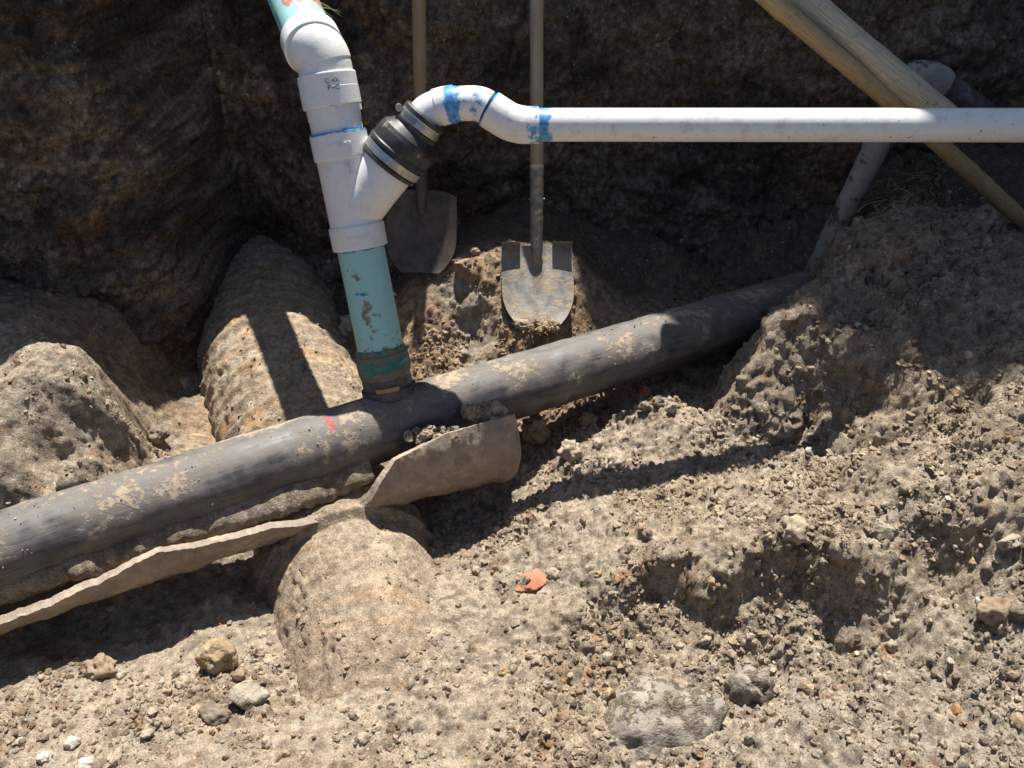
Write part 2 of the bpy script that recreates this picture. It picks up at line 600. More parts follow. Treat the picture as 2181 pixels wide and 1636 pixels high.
CPX = [  # trench round the black pipe behind the heap, and the outer floor
    (.52, 1.84, -1.39), (.60, 1.90, -1.38), (.70, 1.97, -1.37), (.78, 2.03, -1.33), (.60, 2.05, -1.37), (.75, 2.12, -1.36), (.9, 2.3, -1.25), (.93, 2.16, -1.06), (1.05, 2.25, -1.02),
    (.45, 1.86, -1.40), (.3, 1.80, -1.42), (.10, 1.70, -1.44), (-.1, 1.58, -1.46),
    (-.65, 1.25, -1.46), (-.9, 1.10, -1.48), (-1.2, .93, -1.46), (-.78, 1.40, -1.40), (-1.2, 1.18, -1.34), (-.5, 1.7, -1.44), (-.75, 1.65, -1.46),
    (-2.2, 1.6, -1.0), (-2.2, .8, -1.3), (-2.2, 0, -1.35), (-1, .3, -1.38), (0, .2, -1.42), (1, .2, -1.28), (2.2, 0, -1.1), (2.2, 1.0, -.9), (2.2, 2.0, -.9), (1.5, 2.4, -.95), (1.6, 1.5, -.95),
    (-1.6, 1.9, -1.05), (0, -1.2, -1.42), (-2.2, -1.2, -1.35), (2.2, -1.2, -1.1), (-.46, 2.45, -1.40), (-.98, 2.4, -1.42), (-.47, 2.2, -1.41), (-.42, 1.95, -1.42), (-.7, 2.5, -1.40), (0, 2.6, -1.14), (.3, 2.6, -1.24), (.6, 2.6, -1.28), (1.2, 2.6, -.95),
]
CP = np.array([atz(*q) for q in CPU] + [A(*q) for q in CPX])


def rbf_fit(P, c=.03):
    d = np.sqrt(((P[:, None, :2] - P[None, :, :2]) ** 2).sum(-1) + c * c)
    n = len(P)
    K = np.zeros((n + 3, n + 3))
    K[:n, :n] = -d + np.eye(n) * .005
    K[:n, n] = 1
    K[:n, n + 1:] = P[:, :2]
    K[n:, :n] = K[:n, n:].T
    return np.linalg.solve(K, np.r_[P[:, 2], 0, 0, 0])


WT = rbf_fit(CP)


def base_z(x, y, c=.03):
    sh = np.shape(x)
    x, y = np.ravel(x), np.ravel(y)
    out = WT[-3] + WT[-2] * x + WT[-1] * y
    for (px, py, _), k in zip(CP, WT):
        out = out - k * np.sqrt((x - px) ** 2 + (y - py) ** 2 + c * c)
    return out.reshape(sh)


def loose_mask(x, y):       # where the spoil is crumbly
    n = fbm(x * 3.1, y * 3.1, 1.7, 2, 11) * .35
    m1 = sstep(-.22, -.02, x + n * .6) * sstep(1.95, 1.75, y - .45 * x + n * .3)
    m2 = .8 * sstep(1.13, 1.0, y + n * .3) * sstep(-1.4, -1.0, x)
    m3 = .75 * sstep(-.34, -.26, x) * sstep(.28, .12, x) * sstep(1.72, 1.82, y) * sstep(2.22, 2.05, y + .3 * n)
    m4 = .6 * sstep(-.72, -.85, x) * sstep(-1.02, -.9, x + n * .1) * sstep(1.25, 1.4, y) * sstep(1.75, 1.65, y)
    return np.clip(np.maximum.reduce([m1, m2 * .75, m3, m4]), 0, 1)


def heap_mask(x, y):
    return sstep(.45, .62, x) * sstep(1.45, 1.62, y + .28 * x - .2)


LEDGE = np.array([atz(*q) for q in ((1230, 1262, -1.385), (1320, 1225, -1.34), (1420, 1190, -1.30), (1550, 1160, -1.255), (1700, 1150, -1.24), (1850, 1175, -1.225), (1960, 1225, -1.25))])
LEDGE_D = [.02, .06, .085, .075, .09, .075, .02]


def ledge_drop(x, y):
    yl = np.interp(x, LEDGE[:, 0], LEDGE[:, 1]) + .045 * fbm(x * 9, .4, .8, 4, 37)
    d = np.interp(x, LEDGE[:, 0], LEDGE_D, left=0, right=0) * np.clip(.85 + .7 * fbm(x * 11, y * 5, .2, 2, 38), .2, 1.4)
    return -d * sstep(yl + .015, yl - .055, y) * (1 - sstep(.05, .38, yl - y))


def terrain_base(x, y):
    # light domain warp so nothing runs straight
    wx = x + .022 * fbm(x * 7, y * 7, 2.2, 3, 20)
    wy = y + .022 * fbm(x * 7, y * 7, 5.1, 3, 24)
    z = base_z(wx, wy) + ledge_drop(wx, wy)
    hm = heap_mask(x, y)
    return z + .010 * fbm(x * 9, y * 9, .3, 3, 30) + .045 * fbm(x * 6, y * 6, 3.3, 3, 33) * sstep(.5, .75, x) * sstep(1.15, 1.3, y) * sstep(1.9, 1.75, y) + .026 * hm * (np.abs(fbm(x * 8, y * 8, 3.3, 3, 34)) - .2)


def relief(x, y, z):            # clods, cracks and pockets, measured out from the surface
    hm = heap_mask(x, y)
    lm = loose_mask(x, y) * (1 - .78 * hm)
    rough = np.clip(lm + .0 * hm, 0, 1)
    d = lumps3(x, y, z, .085, 40) * .8 * (.15 + .55 * lm + .55 * hm) * sstep(-.1, .5, fbm(x * 4, y * 4, z * 4, 2, 50) + .25)
    d = d + lumps3(x, y, z, .17, 46, .3, .55) * .40 * sstep(.5, .62, x) * sstep(1.25, 1.4, y)
    d = d + lumps3(x, y, z, .045, 41) * (.08 + .75 * lm + .30 * hm) * sstep(-.35, .3, fbm(x * 8, y * 8, z * 8, 2, 51))
    d = d + lumps3(x, y, z, .020, 42) * (.05 + 1.25 * lm + .28 * hm)
    d = d + lumps3(x, y, z, .012, 43) * (.04 + 1.3 * lm + .22 * hm)
    d = d - .0045 * (1 - lm) * sstep(.10, 0, np.abs(fbm(x * 24, y * 24, z * 24, 3, 74))) * sstep(-.2, .4, fbm(x * 6, y * 6, z * 6, 2, 75))
    d = d - lumps3(x, y, z, .026, 76) * .45 * (1 - lm) * sstep(.15, .45, fbm(x * 9, y * 9, z * 9, 2, 77))
    d = d + .0060 * fbm(x * 34, y * 34, z * 34, 4, 72, .6) * (.55 + .6 * hm) + .0016 * fbm(x * 150, y * 150, z * 150, 2, 70)
    ck = np.abs(fbm(x * 11, y * 11, z * 11, 4, 60))
    d = d - .018 * sstep(.065, .0, ck) * (.35 + 1.0 * hm) * sstep(-.1, .25, fbm(x * 3, y * 3, z * 3, 2, 61))
    d = d - lumps3(x + .013, y + .02, z, .07, 62) * (.10 + .50 * hm + .3 * lm) * sstep(.02, .4, fbm(x * 5, y * 5, z * 5, 2, 63))
    return d


def mixc(a, b, t):
    return a * (1 - t[..., None]) + b * t[..., None]


def soil_alb(x, y, z):
    n1, n2, n3 = fbm(x * 4, y * 4, z * 4, 4, 80), fbm(x * 13, y * 13, z * 13, 4, 84), fbm(x * 30, y * 30, z * 30, 3, 88)
    c = np.broadcast_to(A(.335, .276, .208), x.shape + (3,))
    c = mixc(c, A(.295, .235, .168), sstep(-.1, .45, n1))                       # greyer dry crumbs
    c = mixc(c, A(.395, .32, .23), sstep(.1, .6, -n2) * .8)                    # pale sandy
    c = mixc(c, A(.335, .282, .22), sstep(1.12, .92, y) * sstep(.05, .45, x + .1 * n1) * .85)   # grey lower right
    c = mixc(c, A(.33, .215, .125), sstep(1.72, 1.85, y) * sstep(.4, .25, x) * sstep(-.5, .1, n1 + .25) * .75)   # browner behind the pipe
    darkw = np.clip(heap_mask(x, y) * .45 + sstep(2.12, 2.3, y) * .95 + sstep(1.78, 1.9, y) * sstep(-.84, -.92, x), 0, 1)   # darker soil on the heap, back strip and far left
    c = mixc(c, A(.20, .158, .118), darkw * sstep(-.65, .05, n2 + .2))
    c = mixc(c, A(.125, .097, .073), sstep(2.14, 2.3, y))  # back strip brought down to the bank's tone
    c = mixc(c, A(.115, .085, .06), sstep(.12, .5, n3) * .55)
    c = mixc(c, A(.42, .20, .08), sstep(.42, .62, n2 * .6 + n3 * .5) * .25)
    return c * .95


def axis_pts(segs):
    out = []
    for a, b, st in segs:
        out.append(np.arange(a, b - st * .3, st))
    out.append([segs[-1][1]])
    return np.concatenate(out)


gx = axis_pts([(-2.5, -1.48, .035), (-1.48, 1.42, .0038), (1.42, 2.5, .035)])
gy = axis_pts([(-1.4, .62, .04), (.62, 2.32, .0038), (2.32, 2.86, .012)])
GX, GY = np.meshgrid(gx, gy, indexing='ij')
GB = terrain_base(GX, GY)
gdx, gdy = np.gradient(GB, gx, axis=0), np.gradient(GB, gy, axis=1)
gl = np.sqrt(1 + gdx ** 2 + gdy ** 2)
GD = relief(GX, GY, GB)
GZ = GB + GD * np.minimum(gl, 1.6)                     # used to set things down on the soil
FX3, FY3, FZ3 = GX - gdx / gl * GD, GY - gdy / gl * GD, GB + GD / gl
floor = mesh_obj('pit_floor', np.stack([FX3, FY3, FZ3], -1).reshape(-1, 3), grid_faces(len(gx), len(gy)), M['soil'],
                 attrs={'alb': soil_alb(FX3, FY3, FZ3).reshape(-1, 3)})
struct(floor)
ZI, ZJ = gx, gy


def ground_z(x, y):
    i = np.clip(np.searchsorted(gx, x), 1, len(gx) - 1)
    j = np.clip(np.searchsorted(gy, y), 1, len(gy) - 1)
    tx = (x - gx[i - 1]) / (gx[i] - gx[i - 1])
    ty = (y - gy[j - 1]) / (gy[j] - gy[j - 1])
    return (GZ[i - 1, j - 1] * (1 - tx) * (1 - ty) + GZ[i, j - 1] * tx * (1 - ty) + GZ[i - 1, j] * (1 - tx) * ty + GZ[i, j] * tx * ty)


def on_ground(u, v):          # where the ray through a photo pixel meets the soil
    q = ray(u, v)
    ts = np.linspace(1.2, 2.9, 1400)
    P = q[None] * ts[:, None]
    h = P[:, 2] - ground_z(P[:, 0], P[:, 1])
    k = np.argmax(h < 0)
    return P[k]


# banks: the cut face all round the pit, and the lawn above it
TOPZ = -.20
WX = [-1.75, -1.38, -1.2, -1.06, -1.01, -.97, -.91, -.5, -.29, -.22, -.05, .17, .3, .6, 1.0, 1.5, 1.9]
WY = [1.95, 1.98, 2.02, 2.08, 2.14, 2.24, 2.61, 2.63, 2.54, 2.57, 2.64, 2.72, 2.72, 2.68, 2.60, 2.58, 2.5]
back = [(x, float(np.interp(x, WX, WY))) for x in np.arange(-1.75, 1.9, .0055)]
fine0 = 40
path = [(-2.35, y) for y in np.linspace(-1.2, 1.5, 40)] + [(-2.35 + .6 * t, 1.5 + .42 * t) for t in np.linspace(.05, .95, 12)] + back + \
       [(1.9 + .45 * t, 2.5 - .6 * t) for t in np.linspace(.05, 1, 12)] + [(2.35, y) for y in np.linspace(1.85, -1.2, 40)] + \
       [(x, -1.25) for x in np.linspace(2.3, -2.3, 40)] + [(-2.35, -1.2)]
path = np.array(path)
tz = np.linspace(-1.60, TOPZ, 210)
PXg, TZg = np.meshgrid(path[:, 0], tz, indexing='ij')
PYg = np.repeat(path[:, 1][:, None], len(tz), 1)
dxy = np.gradient(path, axis=0)
# smooth inward normal of the bank line
ker = np.ones(9) / 9
dsm = np.stack([np.convolve(np.pad(dxy[:, k], 4, 'edge'), ker, 'valid') for k in (0, 1)], 1)
nrm = np.stack([dsm[:, 1], -dsm[:, 0]], 1)
nrm /= np.linalg.norm(nrm, axis=1)[:, None] + 1e-9
h = (TZg - TOPZ) / (tz[0] - TOPZ)                       # 0 top .. 1 foot
off = .015 + (.04 + .09 * sstep(-.85, -.6, PXg)) * h ** 1.3
X3, Y3 = PXg, PYg
off = off + .05 * fbm(X3 * 2.4, TZg * 2.6, Y3 * 1.0, 3, 100) * sstep(0, .25, h) \
    + .030 * fbm(X3 * 8, TZg * 8, Y3, 5, 104, .58) + .018 * np.abs(fbm(X3 * 13, TZg * 12, Y3, 4, 108)) \
    + .5 * lumps(X3 + .01 * fbm(X3 * 20, TZg * 20, 0, 2, 3), TZg * 1.25, .05, 110) * sstep(-.1, .4, fbm(X3 * 3, TZg * 4, 1.1, 2, 111)) \
    + .55 * lumps(X3, TZg, .022, 112) * .8 \
    - .6 * lumps(X3 * .8, TZg * 1.3, .07, 113) * sstep(.1, .5, fbm(X3 * 3, TZg * 4, 5.1, 2, 114))
BX, BY = X3 + nrm[:, 0][:, None] * off, Y3 + nrm[:, 1][:, None] * off
b1, b2, b3 = fbm(BX * 3.4, TZg * 4.6, BY, 4, 120), fbm(BX * 11, TZg * 13, BY, 5, 124, .62), fbm(BX * 45, TZg * 48, BY, 3, 128, .7)
bc = np.broadcast_to(A(.125, .096, .072), BX.shape + (3,))
bc = mixc(bc, A(.060, .048, .040), sstep(-.05, .4, b1))                    # black organic layer
seam = (np.exp(-((TZg + .80 + .05 * b1) / .10) ** 2) + .7 * np.exp(-((TZg + .33) / .06) ** 2)) * sstep(-.3, -.6, BX)
tanw = np.clip(sstep(.05, .5, -b1 + .45 * b2) * (.35 + .4 * sstep(-.35, -.75, BX)) + .75 * seam * sstep(-.5, .2, b2), 0, 1)
bc = mixc(bc, A(.27, .205, .145), tanw * sstep(-.15, .45, b2 + .3 * b3))    # tan sandy seams
bc = mixc(bc, A(.17, .145, .12), sstep(.22, .5, b2 - .2 * b1) * .5)         # grey clay
bc = mixc(bc, A(.20, .105, .04), sstep(.35, .65, fbm(BX * 5, TZg * 6, BY, 3, 131)) * .3)
bc = bc * (1 + .5 * np.clip(b3, -1, 1))[..., None]
bank = mesh_obj('pit_wall', np.stack([BX, BY, TZg], -1).reshape(-1, 3), grid_faces(len(path), len(tz)), M['bank'], attrs={'alb': np.clip(bc, .012, .6).reshape(-1, 3)})
struct(bank)
# the ground above, from the lip of the pit outwards
sub = np.r_[0:52:3, 52:len(path) - 92:10, len(path) - 92:len(path):3, len(path) - 1]
lip = path[sub]
rings = []
for k, s_ in enumerate((0.0, .06, .2, .6, 1.6, 6.0, 30.0)):
    c = A(0, .7)
    dv = lip - c
    dv = dv / np.linalg.norm(dv, axis=1)[:, None]
    q = lip + dv * s_
    inn = BX[sub, -1] if k == 0 else q[:, 0]
    inny = BY[sub, -1] if k == 0 else q[:, 1]
    rings.append(np.stack([inn, inny, np.full(len(q), TOPZ) + (.012 * fbm(q[:, 0] * 6, q[:, 1] * 6, .4, 3, 140) if k else 0)], 1))
ground = mesh_obj('ground', np.array(rings).reshape(-1, 3), grid_faces(len(rings), len(lip)), M['lawn'])
struct(ground)

# ------------------------------------------------------------------ house whose roof shades the right of the pit (stands beyond the far bank)
def poly_prism(name, pts, z0, z1, mat, parent):
    n = len(pts)
    co = [(x, y, z0) for x, y in pts] + [(x, y, z1) for x, y in pts]
    fs = [list(range(n))[::-1], list(range(n, 2 * n))] + [[i, (i + 1) % n, n + (i + 1) % n, n + i] for i in range(n)]
    return mesh_obj(name, co, fs, mat, parent, smooth=False)


hd = A(1.0, -1.0) / np.linalg.norm([1.0, -1.0])
hn = A(hd[1] * -1, hd[0])                       # away from the pit
e0 = A(.69, 3.315)
house = empty('house', 'pale stucco house with an overhanging roof beyond the far bank', 'house')


def hp(a, b):
    q = e0 + hd * a + hn * b
    return (float(q[0]), float(q[1]))


poly_prism('wall', [hp(-4, .6), hp(3.6, .6), hp(3.6, 6), hp(-4, 6)], TOPZ - .1, 2.26, M['stucco'], house)
roof = poly_prism('roof', [hp(-4.5, 0), hp(4.1, 0), hp(4.1, 6.5), hp(-4.5, 6.5)], 2.26, 2.42, M['shingle'], house)

# ------------------------------------------------------------------ black main pipe
main = empty('black_sewer_pipe', 'long black plastic sewer pipe smeared with dried mud crossing the pit', 'pipe')
BP = spline(PIPE, .02)


def pipe_at(x):
    return A(x, pipe_y(x), PIPE_Z)


# riser line
R_B, R_T = at(832, 850, 2.03), at(713, 250, 1.855)


def proj(P):
    P = np.asarray(P, float)
    Z = P @ Fv
    return CX + FPX * P[0] / Z, CY - FPX * (P @ Uv) / Z


def RP(v):                                     # point of the riser's axis seen at photo row v
    lo, hi = -.4, 1.4
    for _ in range(40):
        mid = (lo + hi) / 2
        if proj(R_B + (R_T - R_B) * mid)[1] > v:
            lo = mid
        else:
            hi = mid
    return R_B + (R_T - R_B) * lo


RDIR = (R_T - R_B) / np.linalg.norm(R_T - R_B)

x_red, x_cut1, x_cut2 = -.43, -.437, -.235
Lred = np.linalg.norm(pipe_at(-.43) - PIPE[0])


def top_attr(L, th):
    return np.cos(th) * .5 + .5


def red_attr(L, th):
    cum = np.r_[0, np.cumsum([np.linalg.norm(PIPE[k + 1] - PIPE[k]) for k in range(len(PIPE) - 1)])]
    Lx, L2 = np.interp(-.415, PXs, cum), np.interp(.365, PXs, cum)
    a = np.where(th > np.pi, th - 2 * np.pi, th)
    return .95 * np.exp(-((L - Lx) / .008) ** 4) * sstep(-.05, .05, a) * sstep(.62, .5, a) + .55 * np.exp(-((L - L2) / .012) ** 2 - ((a - .3) / .15) ** 2)


def cut_attr(L, th):
    cum = np.r_[0, np.cumsum([np.linalg.norm(PIPE[k + 1] - PIPE[k]) for k in range(len(PIPE) - 1)])]
    out = 0
    for xx in (-.437, -.222):
        Lx = np.interp(xx, PXs, cum)
        out = out + np.exp(-((L - Lx) / .0011) ** 2)
    return out


MB().tube(PIPE, PR, seg=72, step=.005, attrf={'top': top_attr, 'red': red_attr, 'cut': cut_attr},
          disp=lambda P, L, th: .0015 * fbm(P[..., 0] * 18, P[..., 1] * 18, P[..., 2] * 18, 3, 200)).build('barrel', M['hdpe'], main)
# fused outlet collar under the riser
q0, q1 = RP(925), RP(782)
MB().tube([q0, q1], [(0, .068), (.30, .068), (.42, .0625), (.60, .0605), (.601, .0635), (.72, .0635), (.721, .0575), (1, .0565)], seg=64, step=.003,
          attrf={'top': lambda L, th: .4 + 0 * L},
          disp=lambda P, L, th: .002 * fbm(P[..., 0] * 30, P[..., 1] * 30, P[..., 2] * 30, 3, 205)).build('outlet_collar', M['hdpe'], main)


def cyl_patch(c, axis, front, r, a0, a1, t0, t1, name, mat, parent, th=.0012, n=10):
    """small curved plate on a cylinder: a along the axis, t angle from `front`"""
    axis = axis / np.linalg.norm(axis)
    fr = front - axis * (front @ axis)
    fr /= np.linalg.norm(fr)
    sd = np.cross(axis, fr)
    aa, tt = np.meshgrid(np.linspace(a0, a1, n), np.linspace(t0, t1, n), indexing='ij')
    co = []
    for rr in (r + th, r - .002):
        co.append(c + axis * aa[..., None] + (fr * np.cos(tt)[..., None] + sd * np.sin(tt)[..., None]) * rr)
    m = MB()
    m.add(co[0], grid_faces(n, n)[:, ::-1])
    m.add(co[1], grid_faces(n, n))
    for sl in ((0, slice(None)), (n - 1, slice(None)), (slice(None), 0), (slice(None), n - 1)):
        m.add(np.stack([co[0][sl], co[1][sl]], 0), grid_faces(2, n))
    return m.build(name, mat, parent, attr=False, sharp=30)


FRONT = -(Fv)
cyl_patch(RP(822), RDIR, FRONT + .3 * Xv * 0, .0612, -.006, .009, -.35, .55, 'label_strip', M['tan_pipe'], main)

# ------------------------------------------------------------------ clay pipe fragments under the black pipe
def shell(name, x0, x1, rad, offn, offz, th_lo, th_hi, thick, mat, na=300, ntt=34, seed=0, rough=.003):
    xs = np.linspace(x0, x1, na)
    dv = A(pipe_at(x1)[0] - pipe_at(x0)[0], pipe_at(x1)[1] - pipe_at(x0)[1], 0)
    dv /= np.linalg.norm(dv)
    nv = A(dv[1], -dv[0], 0)                    # towards the camera side
    out_, in_ = [], []
    for x in xs:
        c = pipe_at(x) + nv * offn(x) + A(0, 0, offz(x))
        tl, th_ = R(th_lo(x)), R(th_hi(x))
        t = np.linspace(tl, th_, ntt)
        d = -A(0, 0, 1)[None] * np.cos(t)[:, None] + nv[None] * np.sin(t)[:, None]
        r = rad(x)
        p = c + d * r
        nz = rough * 1.3 * fbm(p[:, 0] * 22, p[:, 1] * 22, p[:, 2] * 22, 3, seed) + .0016 * fbm(p[:, 0] * 90, p[:, 1] * 90, p[:, 2] * 90, 2, seed + 5)
        out_.append(c + d * (r + nz)[:, None])
        in_.append(c + d * (r - thick + nz)[:, None])
    O, I = np.array(out_), np.array(in_)
    m = MB()
    m.add(O, grid_faces(na, ntt))
    m.add(I, grid_faces(na, ntt)[:, ::-1])
    m.add(np.stack([O[:, -1], I[:, -1]], 0), grid_faces(2, na))
    m.add(np.stack([O[:, 0], I[:, 0]], 0), grid_faces(2, na)[:, ::-1])
    m.add(np.stack([O[0], I[0]], 0), grid_faces(2, ntt)[:, ::-1])
    m.add(np.stack([O[-1], I[-1]], 0), grid_faces(2, ntt))
    return m.build(name, mat, attr=False, sharp=40)


def tab(xs, ys, wob=0, seed=0):
    return lambda x: float(np.interp(x, xs, ys)) + wob * (.9 * float(fbm(x * 9, .3, .7, 2, seed)) + .22 * float(fbm(x * 70, .9, .2, 3, seed + 2, .7)))


s1 = shell('clay_pipe_shard', -1.5, -.43, tab([-1.5, -.4], [.132, .132]), tab([-1.5, -1, -.5], [.012, .014, .026]), tab([-1.5, -1, -.5], [-.015, -.016, -.028]),
           tab([-2, 0], [-20, -20]), tab([-1.5, -1.10, -.97, -.86, -.78, -.70, -.58, -.43], [70, 66, 76, 86, 96, 91, 84, 54], 3.5, 301), .018, M['clay'], seed=310)
tag(s1, 'long thin broken clay pipe shard below the black pipe at the left', 'pipe shard')
s2 = shell('clay_pipe_bell', -.56, -.070, tab([-.56, -.40, -.25, -.17, -.105, -.098, -.08, -.07], [.137, .138, .146, .155, .159, .165, .166, .163]), tab([-.48, -.3, -.06], [.026, .028, .030]), tab([-.48, -.3, -.06], [-.030, -.036, -.038]),
           tab([-.5, .1], [-25, -25]), tab([-.56, -.51, -.45, -.405, -.37, -.33, -.22, -.055], [40, 46, 54, 70, 98, 116, 125, 127], 2.2, 302), .024, M['clay'], seed=320)
tag(s2, 'broken grey-brown clay pipe bell with a rounded rim under the riser', 'pipe shard')

# ------------------------------------------------------------------ large corrugated pipe caked in soil, crossing under
def big_disp(P, L, th):
    hel = (L / .062 + th / (2 * np.pi) * .8) % 1.0
    rib = np.exp(-((hel - .5) / .18) ** 2) * .009 * (.25 + .75 * sstep(1.3, 1.6, P[..., 1]))
    x, y, z = P[..., 0], P[..., 1], P[..., 2]
    cake = sstep(-.25, .35, fbm(x * 5, y * 5, z * 5, 3, 400))
    return rib * (1 - .6 * cake) + .006 * cake + .0045 * fbm(x * 9, y * 9, z * 9, 3, 404) + .0035 * fbm(x * 40, y * 40, z * 40, 3, 408) \
        + .35 * lumps3(x, y, z, .03, 410) * sstep(.1, .5, fbm(x * 6, y * 6, z * 6, 2, 412)) - .010 * sstep(.04, 0, np.abs(fbm(x * 9, y * 9, z * 9, 4, 414))) * sstep(0, .3, fbm(x * 4, y * 4, z * 4, 2, 416)) - .5 * lumps3(x, y, z, .028, 418) * sstep(.25, .6, fbm(x * 7, y * 7, z * 7, 2, 419))


mbig = MB().tube(BIG, [(0, BIG_R), (.50, BIG_R), (.60, .192), (.645, .190), (.652, .209), (.685, .209), (.692, .189), (1, .182)], seg=260, step=.0055, disp=big_disp, cap=False)
cb = mbig.v[0]
n1, n2, n3 = fbm(cb[:, 0] * 5, cb[:, 1] * 5, cb[:, 2] * 5, 3, 420), fbm(cb[:, 0] * 16, cb[:, 1] * 16, cb[:, 2] * 16, 4, 424), fbm(cb[:, 0] * 7, cb[:, 1] * 22, cb[:, 2] * 7, 3, 428)
ca = mixc(np.broadcast_to(A(.325, .255, .182), cb.shape), A(.375, .305, .22), sstep(0, .5, n1))
ca = mixc(ca, A(.25, .195, .14), sstep(.1, .5, n2) * .7)
ca = mixc(ca, A(.44, .235, .09), sstep(.25, .6, n3) * np.where(cb[:, 1] > 1.55, .5, .18))
bigp = mesh_obj('corrugated_drain_pipe', cb, np.vstack(mbig.f), M['soil'], attrs={'alb': ca})
tag(bigp, 'large ribbed drain pipe caked in tan soil passing under the black pipe', 'pipe')

# ------------------------------------------------------------------ drain riser: turquoise pipe, white wye, elbow, turquoise pipe
def frm(P, axis):
    return P


def wrap_text(s, size, c, axis, ang, r, name, mat, parent, along=True, depth=.0012, lift=.0002, sx=1.0, left=False, space=1.0):
    cu = bpy.data.curves.new('text', 'FONT')
    cu.body = s
    cu.size = size
    cu.extrude = depth
    cu.resolution_u = 3
    cu.align_x = 'LEFT' if left else 'CENTER'
    cu.space_character = space
    cu.align_y = 'CENTER'
    to = bpy.data.objects.new('text', cu)
    C.objects.link(to)
    dg = bpy.context.evaluated_depsgraph_get()
    me = bpy.data.meshes.new_from_object(to.evaluated_get(dg))
    bpy.data.objects.remove(to)
    axis = axis / np.linalg.norm(axis)
    fr = FRONT - axis * (FRONT @ axis)
    fr /= np.linalg.norm(fr)
    rt = np.cross(axis, fr)                     # to the right as the camera sees it
    if rt @ Xv < 0:
        rt = -rt
    for v in me.vertices:
        a, b, d = v.co.x * sx, v.co.y, v.co.z
        if along:                               # reads upwards along the pipe, letter tops to the left
            al, t = a, ang - b / r
        else:
            al, t = b, ang + a / r
        q = c + axis * al + (fr * math.cos(t) + rt * math.sin(t)) * (r + lift + d)
        v.co = q
    me.materials.append(mat)
    o = bpy.data.objects.new(name, me)
    C.objects.link(o)
    o.parent = parent
    return o


riser = empty('drain_riser', 'turquoise and white plastic drain riser standing on the black pipe', 'drain pipe')
r4, rh, rw = .0530, .0620, .0575


def mud_low(L, th):
    return .55 * sstep(.16, 0, L) + .30 * np.exp(-((L - .155) / .035) ** 2 - ((((th + np.pi) % (2 * np.pi)) - np.pi - 1.0) / .6) ** 2) * 0


# lower turquoise pipe
pA, pB = RP(785), RP(515)
Llow = np.linalg.norm(pB - pA)


def mud_fn(L, th):
    return .42 * sstep(.22, .0, L) + .62 * np.exp(-((L - .235) / .026) ** 2) * _frontness(th, -.35) + .50 * np.exp(-((L - .15) / .05) ** 2) * _frontness(th, -.1) + .06


def _frontness(th, ang):
    # angle of the sweep frame that faces the camera
    T, N, B = frames(np.array([pA, pA * .5 + pB * .5, pB]))
    fr = FRONT - RDIR * (FRONT @ RDIR)
    fr /= np.linalg.norm(fr)
    rt = Xv - RDIR * (Xv @ RDIR)
    rt /= np.linalg.norm(rt)
    want = fr * math.cos(ang) + rt * math.sin(ang)
    d = N[0][None, None] * np.cos(th)[..., None] + B[0][None, None] * np.sin(th)[..., None]
    return np.exp((d @ want - 1) * 14)


MB().tube([pA, pB], r4, seg=72, step=.004, attrf={'mud': mud_fn, 'blue': lambda L, th: .95 * np.exp(-((L - Llow + .012) / .006) ** 2) + .9 * np.exp(-((L - .188) / .006) ** 2) * _frontness(th, -.25)}).build('lower_pipe', M['teal'], riser)
# dark green bell joint at its foot, dirty
MB().tube([RP(800), RP(738)], [(0, .0575), (.12, .0605), (.55, .0625), (.80, .0600), (.801, .0580), (1, .0545)], seg=64, step=.003, attrf={'mud': lambda L, th: .50 + .22 * np.sin(L * 140)},
          disp=lambda P, L, th: .0025 * fbm(P[..., 0] * 45, P[..., 1] * 45, P[..., 2] * 45, 3, 500)).build('bell_joint', M['green'], riser)
# wye fitting: trunk, two hubs and the slanting branch, one moulding
vt = [RP(v) for v in (527, 479, 338, 281)]
Ls = [np.linalg.norm(q - vt[0]) for q in vt]
Lt = Ls[-1]
wye = MB().tube([vt[0], vt[3]], [(0, rh - .001), (.012, rh), (Ls[1] / Lt - .012, rh), (Ls[1] / Lt, rh - .001), (Ls[1] / Lt + .004, rw), (Ls[2] / Lt - .004, rw), (Ls[2] / Lt, rh - .001), (Ls[2] / Lt + .012, rh), (.988, rh), (1, rh - .001)],
                seg=72, step=.004, attrf={'blue': lambda L, th: 1.0 * np.exp(-((L - Lt) / .006) ** 2), 'mud': lambda L, th: .10 + .12 * sstep(.03, 0, L)})
b0, b1_, b2_ = at(752, 452, 1.912), at(840, 326, 1.872), at(893, 265, 1.852)
bd = b2_ - b0
bd /= np.linalg.norm(bd)
wye.tube([b0, b0 + bd * .150], [(0, .060), (.45, .0590), (.8, .0605), (1, .0605)], seg=72, step=.004, attrf={'mud': lambda L, th: .10 + .34 * sstep(.115, .15, L)})
wyeo = wye.build('wye_fitting', M['white'], riser)
cyl_patch(RP(366), RDIR, FRONT - .10 * Xv, rw, -.022, .020, -.42, .28, 'maker_plate', M['white'], wyeo, th=.0016)
wrap_text('1/8\n2 3', .016, RP(360), RDIR, .22, rw + .0016, 'embossed_mark', M['white'], wyeo, along=False, depth=.0012)
wrap_text('47/100XX', .0125, RP(502), RDIR, .12, rh, 'embossed_mark', M['white'], wyeo, along=False, depth=.0010)
wrap_text('47/100XX', .0125, RP(309), RDIR, .12, rh, 'embossed_mark', M['white'], wyeo, along=False, depth=.0010)
